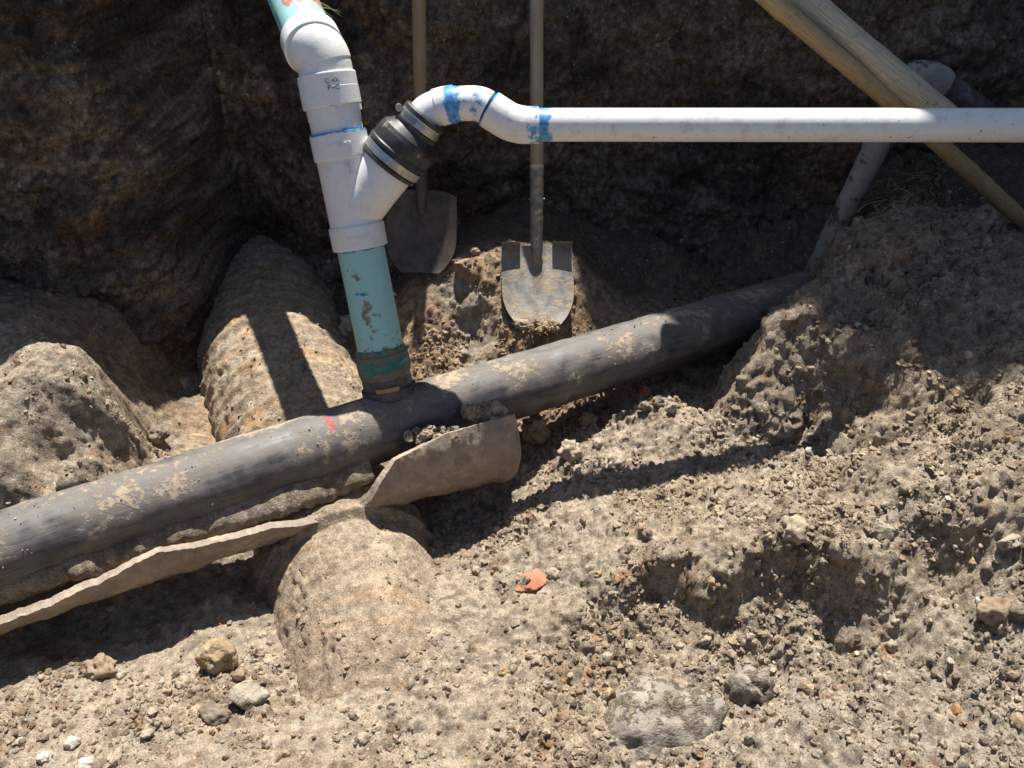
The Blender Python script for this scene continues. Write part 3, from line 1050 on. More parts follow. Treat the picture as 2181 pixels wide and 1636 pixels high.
# spigot and elbow above
nA = atz(590, 630, -1.285)
nB = atz(665, 840, -1.315)
npl = np.cross(nB - nA, np.array(SUN_DIR))
Zc = lambda u, v: float(npl @ nA / (npl @ ray(u, v)))
U1 = at(668, 100, 1.820)
Zu = np.clip(Zc(625, 0), 1.74, 1.88)
Zv = Zc(540, -190)
U2 = at(540, -190, float(np.clip(Zv, 1.8, 2.2)))
udir = (U2 - U1) / np.linalg.norm(U2 - U1)
sp0, sp1 = RP(290), RP(205)
Lsp = np.linalg.norm(sp1 - sp0)
MB().tube([sp0, sp1], [(0, .0555), (.42, .0560), (.43, .0572), (1, .0575)], seg=72, step=.004, attrf={'blue': lambda L, th: .9 * np.exp(-((L - .006) / .008) ** 2) * (.5 + .5 * np.sin(th * 2 + .5)), 'mud': lambda L, th: .1 + 0 * L}).build('spigot', M['white'], riser)
eh0, eh1 = RP(228), RP(158)
elb = MB().tube([eh0, eh1], [(0, rh), (.02, rh + .001), (.55, rh + .001), (.56, rh + .0005), (.97, rh + .0004), (1, rh - .001)], seg=72, step=.004, attrf={'mud': lambda L, th: .08 + 0 * L})
bend0, bend1 = RP(160), U1
mid1 = RP(128)
elb.tube([bend0, RP(140), mid1 * .75 + .25 * bend1, bend1 - udir * .0, bend1 + udir * .02], [(0, rw), (.26, rw), (.27, rw + .0018), (.62, .0605), (1, .0605)], seg=72, step=.003)
elb.tube([bend1 - udir * .012, bend1 + udir * .034], [(0, rh), (.03, rh + .0015), (.95, rh + .0015), (1, rh)], seg=72, step=.003)
elbo = elb.build('elbow', M['white'], riser)
wrap_text('C 4X\nPVC', .014, RP(186), RDIR, .30, rh + .001, 'stamped_mark', M['grey_pipe'], elbo, along=False, depth=.0004)
for ang, vv in ((.15, 236), (1.35, 236)):
    cyl_patch(RP(vv), RDIR, FRONT + Xv * math.tan(ang) if ang < 1 else FRONT * .15 + Xv, .0575, -.006, .006, -.10, .10, 'moulded_lug', M['white'], riser, th=.005)
up0 = bend1 + udir * .01
MB().tube([up0, up0 + udir * 1.1], r4 + .0005, seg=72, step=.006, attrf={'red': lambda L, th: .80 * np.exp(-((L - .105) / .035) ** 2) * sstep(-.35, .2, np.sin(th + .6) + .2), 'mud': lambda L, th: 0 * L}).build('upper_pipe', M['teal'], riser)
wrap_text('OTTE PIPE', .0135, up0 + udir * .040, udir, -.95, r4 + .0006, 'printed_text', M['ink'], riser, along=True, depth=.0001, left=True, space=1.35)

# ------------------------------------------------------------------ rubber reducer with two steel bands
coup = empty('rubber_coupling', 'black rubber reducing coupling with two steel clamp bands beside the white wye', 'coupling')
k0 = b0 + bd * .128
MB().tube([k0, k0 + bd * .140], [(0, .0655), (.02, .0690), (.06, .0690), (.07, .0665), (.24, .0665), (.25, .0715), (.30, .0715), (.32, .0690), (.50, .0685), (.58, .0655), (.66, .0535), (.69, .0500), (.73, .0520), (.76, .0520), (.77, .0470), (.90, .0470), (.91, .0510), (.97, .0510), (1, .0465)],
          seg=80, step=.003, disp=lambda P, L, th: .0012 * fbm(P[..., 0] * 25, P[..., 1] * 25, P[..., 2] * 25, 2, 520)).build('sleeve', M['rubber'], coup)
for a0_, a1_, rr in ((.012, .030, .0700), (.108, .124, .0498)):
    bnd = MB().tube([k0 + bd * a0_, k0 + bd * a1_], [(0, rr - .0015), (.02, rr), (.98, rr), (1, rr - .0015)], seg=80, step=.003).build('clamp_band', M['steel'], coup)
    if rr < .06:
        fr = FRONT - bd * (FRONT @ bd)
        fr /= np.linalg.norm(fr)
        rt = np.cross(bd, fr)
        if rt @ Xv > 0:
            rt = -rt
        d_ = fr * .45 + rt * .9
        d_ /= np.linalg.norm(d_)
        tg = np.cross(bd, d_)
        cc = k0 + bd * (a0_ + a1_) / 2 + d_ * (rr + .006)
        MB().tube([cc - tg * .014, cc + tg * .010], [(0, .004), (.05, .006), (.55, .006), (.56, .0078), (1, .0078)], seg=20, step=.002).build('clamp_screw', M['steel'], bnd)
        for kk in range(9):
            t_ = .25 + kk * .085
            d2 = fr * math.cos(t_ - .35) + rt * -math.sin(t_ - .35) * -1
            c2 = k0 + bd * (a0_ + a1_) / 2 + d2 * (rr + .0004)
            tt = np.cross(bd, d2)
            co = [c2 + bd * s_a * .0055 + tt * s_t * .0009 + bd * 0 for s_a, s_t in ((-1, -1), (1, -1), (1, 1), (-1, 1))]
            mesh_obj('band_slot', co, [[0, 1, 2, 3]], M['ink'], bnd, smooth=False)

# ------------------------------------------------------------------ white branch line: three elbows and the long level pipe
br = empty('branch_pipe', 'white plastic branch line with blue primer stains running level to the right', 'drain pipe')
WP = [(896, 261, 1.850), (912, 240, 1.846), (945, 226, 1.842), (985, 221, 1.838), (1022, 222, 1.836), (1052, 239, 1.838), (1083, 258, 1.842), (1112, 266, 1.846), (1150, 267, 1.848)]
W3 = [at(*q) for q in WP]
rb, rbh = .0345, .0382
Wall = spline(W3, .004)
us = np.array([proj(q)[0] for q in Wall])


def seg_pts(u0, u1):
    k = (us >= u0) & (us <= u1)
    return Wall[k]


def elbow(u0, u1, prof, blue, name='elbow', mat='white_dirty', seed=0):
    P = seg_pts(u0, u1)
    L = np.linalg.norm(np.diff(P, axis=0), axis=1).sum()
    m = MB().tube(P[::3] if len(P) > 6 else P, prof, seg=56, step=.004, attrf={'blue': lambda l, t: blue(l, L, t), 'mud': lambda l, t: .21 + 0 * l})
    return m.build(name, M[mat], br)


MB().tube([W3[0] - bd * .004, W3[0] + bd * .010], [(0, .0455), (.1, .0475), (.9, .0475), (1, .0455)], seg=56, step=.003).build('hub_ring', M['white'], br)
elbow(890, 970, [(0, .0385), (.55, .0375), (.56, .0398), (1, .0400)], lambda l, L, t: 1.2 * np.exp(-((l - L) / .017) ** 2) + .12)
elbow(963, 1042, [(0, .0385), (.2, .0362), (.8, .0362), (1, .0365)], lambda l, L, t: 1.2 * np.exp(-(l / .018) ** 2) + .42 * np.exp(-((l - .05) / .02) ** 2) + .10)
elbow(1038, 1150, [(0, .0398), (.04, .0400), (.75, .0395), (.76, .0392), (1, .0392)], lambda l, L, t: .8 * np.exp(-(l / .004) ** 2) + .50 * np.exp(-((l - L + .015) / .028) ** 2) + .08)
cyl_patch(W3[7], W3[8] - W3[7], FRONT - .25 * Uv, .0392, -.007, .007, -.16, .16, 'moulded_lug', M['white'], br, th=.0012)
w0, w1 = at(1140, 266, 1.848), at(2181, 267, 1.80)
wd = (w1 - w0) / np.linalg.norm(w1 - w0)
MB().tube([w0, w0 + wd * (2.42 - w0[0])], rb + .0002, seg=64, step=.008, attrf={'blue': lambda L, th: 1.15 * np.exp(-((L - .012) / .022) ** 2), 'mud': lambda L, th: .18 + .06 * np.sin(th)}).build('level_pipe', M['white_dirty'], br)

# ------------------------------------------------------------------ pipes at the right
tp = [at(1370, -235, 1.92), at(1640, 0, 1.99), at(1950, 262, 2.16), at(2181, 472, 2.30), at(2420, 690, 2.44)]
o = MB().tube(tp, .0215, seg=32, step=.006, disp=lambda P, L, th: .0016 * fbm(P[..., 0] * 30, P[..., 1] * 30, P[..., 2] * 30, 3, 540)).build('tan_pipe', M['tan_pipe'])
tag(o, 'thin tan stained pipe slanting down to the right onto the soil heap', 'pipe')
fp = [at(1480, -235, 2.0), at(1713, 0, 2.05), at(1990, 232, 2.13), at(2030, 266, 2.14)]
o = MB().tube(fp, .0350, seg=40, step=.006, disp=lambda P, L, th: .0012 * fbm(P[..., 0] * 20, P[..., 1] * 20, P[..., 2] * 20, 3, 545)).build('cream_pipe', M['cream_pipe'])
tag(o, 'thicker cream dusty pipe slanting beside the tan pipe at upper right', 'pipe')
gp = empty('grey_waste_pipe', 'muddy grey pipe with a dark elbow behind the slanting pipes', 'pipe')
MB().tube([at(1715, 615, 2.62), at(1742, 560, 2.55), at(1872, 300, 2.34), at(1925, 195, 2.28)], [(0, .026), (.5, .031), (1, .036)], seg=40, step=.006,
          disp=lambda P, L, th: .003 * fbm(P[..., 0] * 22, P[..., 1] * 22, P[..., 2] * 22, 4, 550)).build('leg_pipe', M['grey_pipe'], gp)
MB().tube([at(1925, 195, 2.28), at(1945, 168, 2.27), at(1975, 164, 2.27), at(2010, 182, 2.28)], [(0, .039), (.1, .041), (.9, .042), (1, .039)], seg=40, step=.005).build('elbow', M['grey_pipe'], gp)
MB().tube([at(2000, 176, 2.28), at(2060, 220, 2.30), at(2150, 290, 2.34)], .0365, seg=40, step=.006,
          disp=lambda P, L, th: .003 * fbm(P[..., 0] * 30, P[..., 1] * 30, P[..., 2] * 30, 3, 555)).build('tail_pipe', M['dark_pipe'], gp)

# ------------------------------------------------------------------ shovels
def shovel(tip, up, side_tilt, label, wood, steel, steps, half=.098, blen=.215, hl=1.25, group=None, lift=.080):
    t = empty('shovel', label, 'shovel', group)
    up = up / np.linalg.norm(up)
    sd = Xv + up * 0
    sd = sd - up * (sd @ up)
    sd /= np.linalg.norm(sd)
    sd = sd * math.cos(side_tilt) + np.cross(up, sd) * math.sin(side_tilt)
    fr = np.cross(sd, up)
    if fr @ FRONT < 0:
        fr = -fr
    nu, nv = 41, 46
    U_, V_ = np.meshgrid(np.linspace(-1, 1, nu), np.linspace(0, 1, nv), indexing='ij')
    # outline: parallel sides, rounding into the point below
    vv = np.linspace(0, 1, nv)
    wdt = half * np.where(vv < .45, np.sqrt(np.clip(1 - ((.45 - vv) / .53) ** 2, 0, 1)) * 1.0, 1.0) * (1 + .02 * np.sin(vv * 3))
    topdip = -.020 * np.abs(U_) ** 4 * (0 if steps else 1)
    hgt = V_ * blen + topdip * V_
    X_ = U_ * wdt[None, :]
    curve = .020 * (U_ ** 2) * (0.4 + .6 * V_) + .030 * (1 - V_) ** 2 * .6            # dished
    rid = .016 * np.exp(-(U_ / .13) ** 2) * sstep(.35, 1.0, V_)                       # socket runs into the blade
    Pf = tip + sd * X_[..., None] + up * hgt[..., None] + fr * (curve + rid - .012 - lift * V_)[..., None]
    Pb = Pf - fr * .0022
    m = MB()
    m.add(Pf, grid_faces(nu, nv))
    m.add(Pb, grid_faces(nu, nv)[:, ::-1])
    for sl, n_ in (((0, slice(None)), nv), ((nu - 1, slice(None)), nv), ((slice(None), 0), nu), ((slice(None), nv - 1), nu)):
        m.add(np.stack([Pf[sl], Pb[sl]], 0), grid_faces(2, n_))
    m.build('blade', steel, t, attr=False)
    if steps:                                                                          # forward-turned foot treads
        for s_ in (-1, 1):
            us_ = np.linspace(.46, 1.0, 8) * s_
            a = [tip + sd * (u_ * half) + up * blen + fr * (.020 * u_ * u_ - .012 - lift) for u_ in us_]
            b = [q + fr * .026 + up * .012 for q in a]
            a, b = np.array(a), np.array(b)
            mm = MB()
            n_ = len(us_)
            for k_, sg in ((0, 1), (.0022, -1)):
                g = np.stack([a - up * k_, b - up * k_], 0)
                mm.add(g, grid_faces(2, n_))
            mm.add(np.stack([b, b - up * .0022], 0), grid_faces(2, n_))
            mm.build('foot_tread', steel, t, attr=False)
    hb = tip + up * (blen * .80) + fr * (.004 - lift * .9)
    MB().tube([hb - up * .02, hb + up * .05, hb + up * .26], [(0, .010), (.2, .017), (.45, .0175), (.99, .0190), (1, .0185)], seg=28, step=.006,
              disp=lambda P, L, th: .0006 * fbm(P[..., 0] * 60, P[..., 1] * 60, P[..., 2] * 60, 2, 560)).build('socket', steel, t)
    MB().tube([hb + up * .20, hb + up * hl], .0178, seg=28, step=.01, disp=lambda P, L, th: .0008 * fbm(P[..., 0] * 12, P[..., 1] * 12, P[..., 2] * 5, 2, 563)).build('handle', wood, t)
    for s_ in (-1, 1):
        c_ = hb + up * .17 + sd * .0185 * s_
        MB().tube([c_, c_ + sd * .003 * s_], .003, seg=10, step=.001).build('rivet', steel, t)
    return t


tip1 = at(1148, 694, 2.36)
topm = A(tip1[0] - .005, tip1[1] + .35, tip1[2] + .75)
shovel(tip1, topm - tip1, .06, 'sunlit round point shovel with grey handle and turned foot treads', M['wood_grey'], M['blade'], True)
tip2 = at(897, 580, 2.43)
top2 = at(886, 0, 2.50)
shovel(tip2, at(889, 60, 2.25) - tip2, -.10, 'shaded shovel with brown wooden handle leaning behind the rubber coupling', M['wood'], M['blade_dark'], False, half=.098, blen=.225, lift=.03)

# ------------------------------------------------------------------ stones, clods and fragments
def ico(sub):
    bm = bmesh.new()
    bmesh.ops.create_icosphere(bm, subdivisions=sub, radius=1.0)
    v = np.array([q.co[:] for q in bm.verts])
    f = np.array([[q.index for q in p.verts] for p in bm.faces])
    bm.free()
    return v, f


ICO = {k: ico(k) for k in (1, 2, 3, 4)}


def lump_mesh(name, sub, scale, seed, rough=.22, facet=.0, mat=None):
    v, f = ICO[sub]
    d = 1 + rough * fbm(v[:, 0] * 1.3 + seed * 3.1, v[:, 1] * 1.3, v[:, 2] * 1.3, 4, 600 + seed % 40) \
        + rough * .42 * fbm(v[:, 0] * 4 + seed, v[:, 1] * 4, v[:, 2] * 4, 4, 640 + seed % 30, .6)
    p = v * d[:, None]
    if facet:                                                                          # broken flat faces
        rs = np.random.default_rng(seed)
        for _ in range(9):
            n = rs.normal(size=3)
            n /= np.linalg.norm(n)
            lim = facet + .12 * rs.random()
            ex = p @ n - lim
            p = p - n[None] * np.maximum(ex, 0)[:, None] * .92
    p = p * np.asarray(scale)[None]
    me = bpy.data.meshes.new(name)
    me.from_pydata(p.tolist(), [], f.tolist())
    me.polygons.foreach_set('use_smooth', np.full(len(f), sub >= 3, bool))
    if mat:
        me.materials.append(mat)
    return me


def rock(name, u, v, wpx, hpx, mat, label, cat='rock', seed=1, rot=0., sink=.3, depth=None, rough=.34, facet=.80, sub=4, group=None, flat=None):
    P = on_ground(u, v + hpx * .25)
    Z = P @ Fv
    sx, sz = wpx * Z / FPX / 2, hpx * Z / FPX / 2
    sy = depth if depth else (sx + sz) / 2
    if flat:
        sz = flat
    me = lump_mesh(name, sub, (sx * 1.05, sy, sz * 1.05), seed, rough, facet, mat)
    o = bpy.data.objects.new(name, me)
    C.objects.link(o)
    o.location = (P[0], P[1] + sy * .3, P[2] + sz * (1 - 2 * sink) * .8)
    o.rotation_euler = (.25, rot, 0)
    tag(o, label, cat, group)
    return o


rock('rock', 467, 1400, 62, 86, M['rock_tan'], 'ochre stained oblong rock in front of the hollow at lower left', seed=3, rot=-.35, sink=.15)
rock('rock', 530, 1486, 86, 70, M['rock_pale'], 'pale angular limestone rock below the ochre rock', seed=5, rot=.15, sink=.2, facet=.62)
rock('soil_clod', 460, 1522, 54, 42, M['rock_dark'], 'dark grey crumbly clod left of the pale limestone rock', 'clod', seed=7, sink=.25, rough=.35, facet=0)
rock('soil_clod', 212, 1425, 62, 46, M['rock_brown'], 'grey-brown clod on the rim of the shaded hollow at left', 'clod', seed=9, sink=.3, rough=.4, facet=0)
rock('rock', 508, 1440, 28, 20, M['rock_brown'], 'small brown stone between the ochre rock and the pale rock', seed=11, sink=.2)
rock('lime_lump', 153, 1583, 30, 26, M['shell'], 'single white lime lump at the lower left, above the other white lumps', 'lime lump', seed=13, rough=.24, facet=0)
rock('lime_lump', 95, 1614, 28, 26, M['shell'], 'smooth round white lime lump in the bottom left corner', 'lime lump', seed=15, facet=0)
rock('lime_lump', 182, 1630, 40, 26, M['shell'], 'crumbling white lime lump at the very bottom left edge', 'lime lump', seed=17, rough=.24, facet=0)
rock('soil_clod', 1140, 925, 52, 64, M['rock_brown'], 'round shaded clod in the hollow right of the clay bell rim', 'clod', seed=19, sink=.1, facet=0)
rock('rock', 1372, 868, 24, 24, M['rock_dark'], 'small dark blue-grey stone on the crumbly spoil crest', seed=21, sink=.1)
rock('soil_clod', 1402, 860, 24, 20, M['rock_dark'], 'dark clod just right of the blue-grey stone on the spoil crest', 'clod', seed=23, sink=.2, rough=.35, facet=0)
rock('rock', 1252, 900, 38, 40, M['rock_brown'], 'upright brown stone beside the small terracotta chip', seed=25, rot=.3, sink=.15)
rock('terracotta_chip', 1290, 893, 46, 24, M['brick'], 'small terracotta chip half buried right of the clay bell', 'brick chip', seed=27, rot=-.3, sink=.45, facet=.6)
rock('terracotta_chip', 1375, 838, 20, 26, M['brick'], 'rusty red crumb of brick on top of the spoil crest', 'brick chip', seed=29, rough=.5, facet=0)
rock('brick_fragment', 1132, 1236, 96, 40, M['brick'], 'flat orange-red brick fragment poking from the loose spoil', 'brick', seed=31, rot=-.1, sink=.3, facet=.5, flat=.012, depth=.03)
rock('soil_block', 1400, 1540, 280, 130, M['clay_block'], 'large smooth grey block of clay at the bottom centre', 'clod', seed=33, sink=.66, depth=.085, facet=.70, rough=.40)
rock('soil_block', 1588, 1455, 92, 112, M['clay_block'], 'grey clay block just right of the large bottom block', 'clod', seed=35, sink=.4, depth=.04)
rock('rock', 2148, 1155, 40, 46, M['rock_pale'], 'pale grey flat stone near the right edge', seed=37, sink=.3, facet=.55)
rock('soil_clod', 2125, 1300, 70, 56, M['rock_brown'], 'tan brown lump on the slope near the right edge', 'clod', seed=39, sink=.35, rough=.3, facet=0)
rock('soil_clod', 1113, 690, 40, 26, M['rock_grey'], 'crumbly clod left of the sunlit shovel tip', 'clod', seed=43, rough=.4, facet=0)
rock('soil_clod', 985, 572, 40, 46, M['rock_brown'], 'ridged clod at the edge of the shade below the left shovel', 'clod', seed=45, sink=.2, facet=.6)
rock('soil_clod', 1012, 538, 24, 22, M['rock_brown'], 'small clod above the ridged clod between the two shovels', 'clod', seed=47, sink=.2)
rock('soil_clod', 742, 705, 40, 60, M['rock_grey'], 'crumbly clod beside the turquoise pipe above the corrugated pipe', 'clod', seed=49, rough=.4, facet=0, sink=.2)
rock('pebble', 50, 712, 16, 16, M['rock_tan'], 'lone ochre pebble on the shaded ground at far left', 'pebble', seed=51, sink=.1)
rock('soil_clod', 330, 925, 46, 30, M['rock_dark'], 'dark torn clod at the foot of the left mound', 'clod', seed=53, rough=.4, facet=0)
rock('soil_clod', 1310, 985, 48, 40, M['rock_grey'], 'crumbly clod beside the thin shadow line on the spoil', 'clod', seed=55, rough=.4, facet=0)
rock('soil_clod', 1215, 965, 44, 50, M['rock_grey'], 'clod behind the grass sprout near the clay bell', 'clod', seed=57, rough=.4, facet=0, sink=.2)
rock('soil_clod', 1700, 1130, 66, 52, M['rock_grey'], 'rounded lump at the top of the spoil ledge', 'clod', seed=59, rough=.35, facet=0, sink=.35)
rock('soil_clod', 1880, 1130, 64, 40, M['rock_pale'], 'pale flat lump right of the ledge lump', 'clod', seed=61, rough=.3, facet=.7, sink=.4)

# mud lying on the clay bell and on the black pipe


def mud_on(name, P, sc, mat, label, seed, n=70):
    """crumbly mud: many small lumps stuck together, one mesh"""
    r2 = np.random.default_rng(seed)
    v0, f0 = ICO[2]
    n *= 2
    V, Fc = [], []
    for k in range(n):
        d = r2.normal(size=3)
        d /= np.linalg.norm(d)
        c = d * r2.random() ** .4 * np.asarray(sc)
        r_ = min(sc) * (.12 + .75 * r2.random() ** 2.5)
        j = 1 + .55 * fbm(v0[:, 0] * 1.7 + k, v0[:, 1] * 1.7, v0[:, 2] * 1.7 + seed, 3, 650)
        V.append(v0 * j[:, None] * r_ * r2.uniform(.7, 1.2, 3) + c)
        Fc.append(f0 + k * len(v0))
    V = np.vstack(V)
    sh = np.repeat(r2.uniform(.8, 1.2, n), len(v0))[:, None]
    o = mesh_obj(name, V, np.vstack(Fc), M['soil'], smooth=False, attrs={'alb': np.clip(A(*mat) * sh, .02, .6)})
    o.location = P
    tag(o, label, 'mud')
    return o


dp = A(.888, .46, 0)
nn = A(.46, -.888, 0)
mud_on('mud_clump', tuple(pipe_at(-.115) + nn * .122 + A(0, 0, .050)), (.052, .024, .020), (.32, .26, .19), 'lump of mud lodged between the black pipe and the clay bell rim', 71)
mud_on('mud_clump', tuple(pipe_at(-.225) + nn * .122 + A(0, 0, .026)), (.070, .024, .017), (.32, .26, .19), 'strip of crumbly mud along the top edge of the clay bell', 73)
mud_on('mud_clump', tuple(RP(868) + Xv * .075 + A(0, .0, .005)), (.038, .030, .024), (.33, .265, .19), 'mud heaped on the black pipe right of the riser collar', 75)

mud_on('mud_clump', tuple(tip1 + A(.012, -.028, .016)), (.046, .030, .012), (.33, .235, .15), 'flat cake of brown mud under the tip of the sunlit shovel', 77)
# fill between black pipe and the left shard
fx = np.linspace(-1.45, -.36, 330)
fa = np.linspace(-8, 86, 40)
FX_, FA_ = np.meshgrid(fx, np.radians(fa), indexing='ij')
ctr = np.stack([FX_, pipe_y(FX_), np.full_like(FX_, PIPE_Z)], -1)
rad = .098 + .018 * np.interp(FX_, [-1.45, -1.0, -.7, -.45, -.36], [.3, .2, .9, 1.3, .8])
P0 = ctr + (-A(0, 0, 1) * np.cos(FA_)[..., None] + nn * np.sin(FA_)[..., None]) * rad[..., None]
rad = rad + .010 * fbm(P0[..., 0] * 16, P0[..., 1] * 16, P0[..., 2] * 16, 4, 700) + .5 * lumps(FX_, FA_ * .1, .022, 702) + .35 * lumps(FX_, FA_ * .1, .012, 703)
edge = sstep(math.radians(86), math.radians(66), FA_ + .10 * fbm(FX_ * 12, .3, .3, 3, 705))
rad = .070 + (rad - .070) * edge
P0 = ctr + (-A(0, 0, 1) * np.cos(FA_)[..., None] + nn * np.sin(FA_)[..., None]) * rad[..., None]
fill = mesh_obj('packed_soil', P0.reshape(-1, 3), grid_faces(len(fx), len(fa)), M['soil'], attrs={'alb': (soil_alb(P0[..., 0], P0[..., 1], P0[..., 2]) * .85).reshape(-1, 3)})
fill['kind'] = 'stuff'
fill['label'] = 'crumbly soil packed between the black pipe and the clay shard'
fill['category'] = 'soil'

# ------------------------------------------------------------------ loose clods that can be told apart, then the uncountable crumbs
clod_mats = [M['rock_grey'], M['rock_brown'], M['rock_grey'], M['rock_tan'], M['rock_grey'], M['rock_dark'], M['rock_pale'], M['rock_grey']]
clod_col = ['tan', 'brown', 'tan', 'ochre', 'tan', 'dark', 'pale', 'tan']
clod_me = [lump_mesh('soil_clod', 3, (1, .9, .8), 80 + k, .42, 0, clod_mats[k]) for k in range(8)]
rs = np.random.default_rng(21)
MARKS = [('brick fragment', 1132, 1236), ('large bottom clay block', 1400, 1545), ('clay bell rim', 1110, 950), ('small terracotta chip', 1290, 893), ('spoil ledge lump', 1700, 1130),
         ('pale stone at the right edge', 2148, 1155), ('bottom right corner', 2181, 1636), ('ledge grass blade', 1858, 1258), ('bottom edge middle', 1090, 1636), ('tan lump at right', 2125, 1300),
         ('ochre rock', 467, 1400), ('pale limestone rock', 530, 1486), ('bottom left corner', 0, 1636), ('round white lime lump', 95, 1614), ('rim clod at left', 212, 1425), ('front of the corrugated pipe', 760, 1400)]
ORD = 'nearest second-nearest third-nearest fourth-nearest fifth-nearest sixth-nearest seventh-nearest eighth-nearest ninth-nearest tenth-nearest eleventh-nearest twelfth-nearest'.split()
todo = {}


def scatter_clods(n, box, skip, group, r0, r1, pw):
    k = 0
    while k < n:
        u_, v_ = rs.uniform(box[0], box[1]), rs.uniform(box[2], box[3])
        if skip(u_, v_):
            continue
        P = on_ground(u_, v_)
        r_ = r0 + r1 * rs.random() ** pw
        o = bpy.data.objects.new('soil_clod', clod_me[k % 8])
        C.objects.link(o)
        o.location = (P[0], P[1], P[2] + r_ * .25)
        o.rotation_euler = tuple(rs.uniform(-3, 3, 3))
        o.scale = (r_, r_ * rs.uniform(.8, 1.1), r_ * rs.uniform(.7, 1))
        ds = [math.hypot(u_ - q[1], v_ - q[2]) for q in MARKS]
        j = int(np.argmin(ds))
        du, dv_ = u_ - MARKS[j][1], v_ - MARKS[j][2]
        side = ('right of' if du > 0 else 'left of') if abs(du) > abs(dv_) else ('below' if dv_ > 0 else 'above')
        todo.setdefault((clod_col[k % 8], side, MARKS[j][0]), []).append((ds[j], o, group))
        k += 1


scatter_clods(150, (960, 2170, 860, 1630), lambda u_, v_: (v_ < 960 and u_ > 1560) or (u_ < 1120 and v_ < 1130), 'loose clods on the spoil', .0050, .011, 2.8)
scatter_clods(70, (10, 960, 1420, 1630), lambda u_, v_: False, 'loose clods at lower left', .004, .009, 2.5)
for (col_, side, mark), lst in todo.items():
    for k, (_, o, grp) in enumerate(sorted(lst, key=lambda q: q[0])):
        tag(o, f'{ORD[min(k, 11)]} {col_} loose clod {side} the {mark}', 'clod', grp)


def crumbs(name, P, r, alb, seed, label):
    rs = np.random.default_rng(seed)
    v0, f0 = ICO[1]
    n = len(P)
    var = np.array([v0 * (1 + .34 * rs.normal(size=(len(v0), 1)).clip(-1.6, 1.6)) for _ in range(24)])
    k = rs.integers(0, 24, n)
    sc = r[:, None] * rs.uniform(.65, 1.15, (n, 3))
    an = rs.uniform(0, 2 * np.pi, n)
    V = var[k] * sc[:, None, :]
    ca, sa = np.cos(an)[:, None], np.sin(an)[:, None]
    V = np.stack([V[..., 0] * ca - V[..., 1] * sa, V[..., 0] * sa + V[..., 1] * ca, V[..., 2]], -1) + P[:, None, :]
    Fc = f0[None] + (np.arange(n) * len(v0))[:, None, None]
    tint = alb * rs.uniform(.78, 1.25, (n, 1)) * A(1.04, 1.0, .95)
    q = rs.random(n)
    tint[q < .012] = A(.52, .46, .36)
    tint[(q > .02) & (q < .035)] *= .55
    tint[(q > .05) & (q < .056)] = A(.34, .17, .08)
    o = mesh_obj(name, V.reshape(-1, 3), Fc.reshape(-1, 3), M['soil'], smooth=False, attrs={'alb': np.repeat(np.clip(tint, .02, .7), len(v0), 0)})
    o['kind'] = 'stuff'
    o['label'] = label
    o['category'] = 'soil'
    return o


N = 150000
cx_, cy_ = rs.uniform(-1.45, 1.35, N), rs.uniform(.62, 2.3, N)
dens = np.clip(loose_mask(cx_, cy_) * .9 * (1 - .75 * heap_mask(cx_, cy_)) + heap_mask(cx_, cy_) * .08 + .09, 0, 1) * np.clip(.55 + 1.2 * fbm(cx_ * 6, cy_ * 6, .2, 3, 720), .05, 1)
keep = rs.random(N) < dens
cx_, cy_ = cx_[keep], cy_[keep]
cr = .0015 + .0075 * rs.random(len(cx_)) ** 5.0
cz_ = ground_z(cx_, cy_) + cr * .05
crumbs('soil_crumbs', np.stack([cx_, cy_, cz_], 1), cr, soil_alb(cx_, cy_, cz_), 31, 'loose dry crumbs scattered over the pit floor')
ci = rs.choice(np.nonzero((cb[:, 2] > -1.46) & (cb[:, 1] > .95) & (cb[:, 1] < 2.45))[0], 3200)
ci = ci[fbm(cb[ci, 0] * 9, cb[ci, 1] * 9, cb[ci, 2] * 9, 3, 735) > .0]
crumbs('drain_pipe_crumbs', cb[ci], .0012 + .0052 * rs.random(len(ci)) ** 4, ca[ci].copy(), 34, 'dry crumbs lying on the corrugated pipe')
# grit and small stones standing out of the cut bank
bi = rs.integers(52, len(path) - 92, 16000)
bj = rs.integers(20, len(tz) - 1, 16000)
kp = rs.random(16000) < np.clip(.55 + b2[bi, bj], .05, 1)
bi, bj = bi[kp], bj[kp]
bp_ = np.stack([BX[bi, bj], BY[bi, bj], TZg[bi, bj]], 1) + rs.normal(size=(len(bi), 3)) * .002
crumbs('bank_grit', bp_, .0014 + .0058 * rs.random(len(bi)) ** 3.4, np.clip(bc[bi, bj] * rs.uniform(.7, 1.7, (len(bi), 1)) + .01, .02, .4), 33, 'grit and small stones in the cut bank')
# crumbs lying on the pipes
tx = rs.uniform(-1.3, .85, 1500)
ta = rs.normal(.15, .55, 1500)
ok_ = (fbm(tx * 9, ta * 5, .5, 3, 730) > .2) & (rs.random(1500) < .6)
tx, ta = tx[ok_], ta[ok_]
pc = np.stack([tx, pipe_y(tx), np.full_like(tx, PIPE_Z)], 1) + (A(0, 0, 1)[None] * np.cos(ta)[:, None] + nn[None] * np.sin(ta)[:, None]) * (PR + .0005)
crumbs('pipe_crumbs', pc, .0008 + .0030 * rs.random(len(tx)) ** 3.5, np.broadcast_to(A(.38, .30, .21), pc.shape).copy(), 32, 'dry crumbs of soil lying on the black pipe')

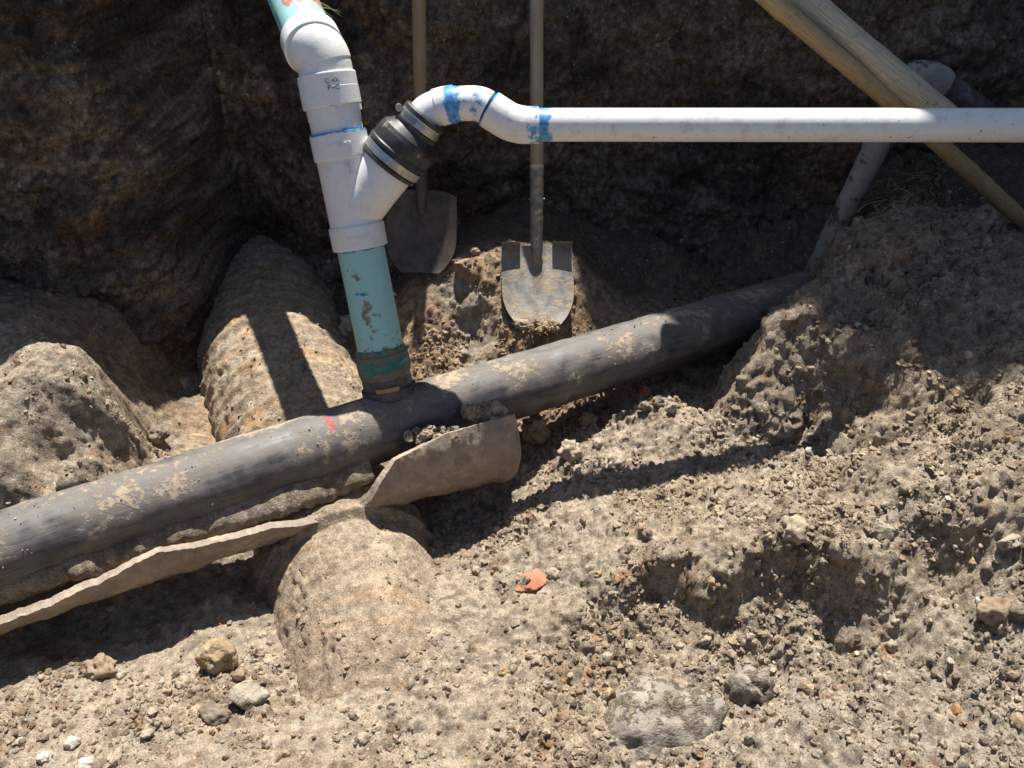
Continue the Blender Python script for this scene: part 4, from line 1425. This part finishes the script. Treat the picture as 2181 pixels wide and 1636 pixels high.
# ------------------------------------------------------------------ grass and roots
def blade(m, base, tipd, w, bend, n=7):
    t = np.linspace(0, 1, n)[:, None]
    tipd = np.asarray(tipd, float)
    P = base + tipd * t + np.asarray(bend, float) * (t ** 2)
    sd = np.cross(tipd, FRONT)
    sd /= np.linalg.norm(sd)
    ww = w * (1 - t ** 1.6) + .0002
    th_ = np.cross(sd, tipd / np.linalg.norm(tipd)) * w * .25
    for q in (P - sd * ww, P + sd * ww):
        pass
    G = np.stack([P - sd * ww, P + th_, P + sd * ww], 1)
    m.add(G, grid_faces(n, 3))


g = on_ground(1192, 955)
m = MB()
for d_, b_ in (((-.014, .0, .038), (-.012, 0, -.004)), ((-.022, -.004, .012), (-.01, 0, -.008)), ((-.006, 0, .030), (-.006, 0, 0)), ((-.010, -.012, -.004), (0, -.004, -.008)), ((.01, 0, .016), (.008, 0, 0))):
    blade(m, g + A(0, 0, .002), d_, .0016, b_)
tag(m.build('grass_sprout', M['grass'], attr=False, sharp=None), 'green grass sprout beside the clay bell', 'grass')
g = on_ground(1858, 1258)
m = MB()
blade(m, g, (.006, .0, .042), .0012, (.006, 0, 0))
tag(m.build('grass_stalk', M['grass'], attr=False, sharp=None), 'single grass blade in the shaded ledge at right', 'grass')
m = MB()
gb = at(672, 18, 1.95)
for k in range(3):
    blade(m, gb + A(rs.uniform(-.01, .01), .02, rs.uniform(-.01, .02)), (.05 + .012 * rs.normal(), -.01, -.014 + .014 * rs.normal()), .0017, (.006, 0, -.016))
tag(m.build('grass_tuft', M['grass'], attr=False, sharp=None), 'few grass blades sticking out behind the top of the riser', 'grass')
root = empty('root_tangle', 'tangle of fine brown roots hanging from the spoil heap at right', 'roots')
for k in range(64):
    if k < 12:
        u0, v0 = rs.uniform(1960, 2050), rs.uniform(340, 420)
    else:
        u0, v0 = rs.uniform(1880, 2020), rs.uniform(370, 500)
    P = on_ground(u0, v0)
    dirn = A(rs.normal() * .6 - .25, -.35, rs.normal() * .45 - .25) * rs.uniform(.02, .07)
    pts = [P + A(0, -.004, .006)]
    for q in range(4):
        pts.append(pts[-1] + dirn * .6 + rs.normal(size=3) * .009 * (1 if k % 3 else 1.6) + A(0, -.002, .003))
    MB().tube(pts, [(0, .0019), (.6, .0014), (1, .0006)], seg=5, step=.006, cap=False).build('root', M['root'], root, attr=False, sharp=None)
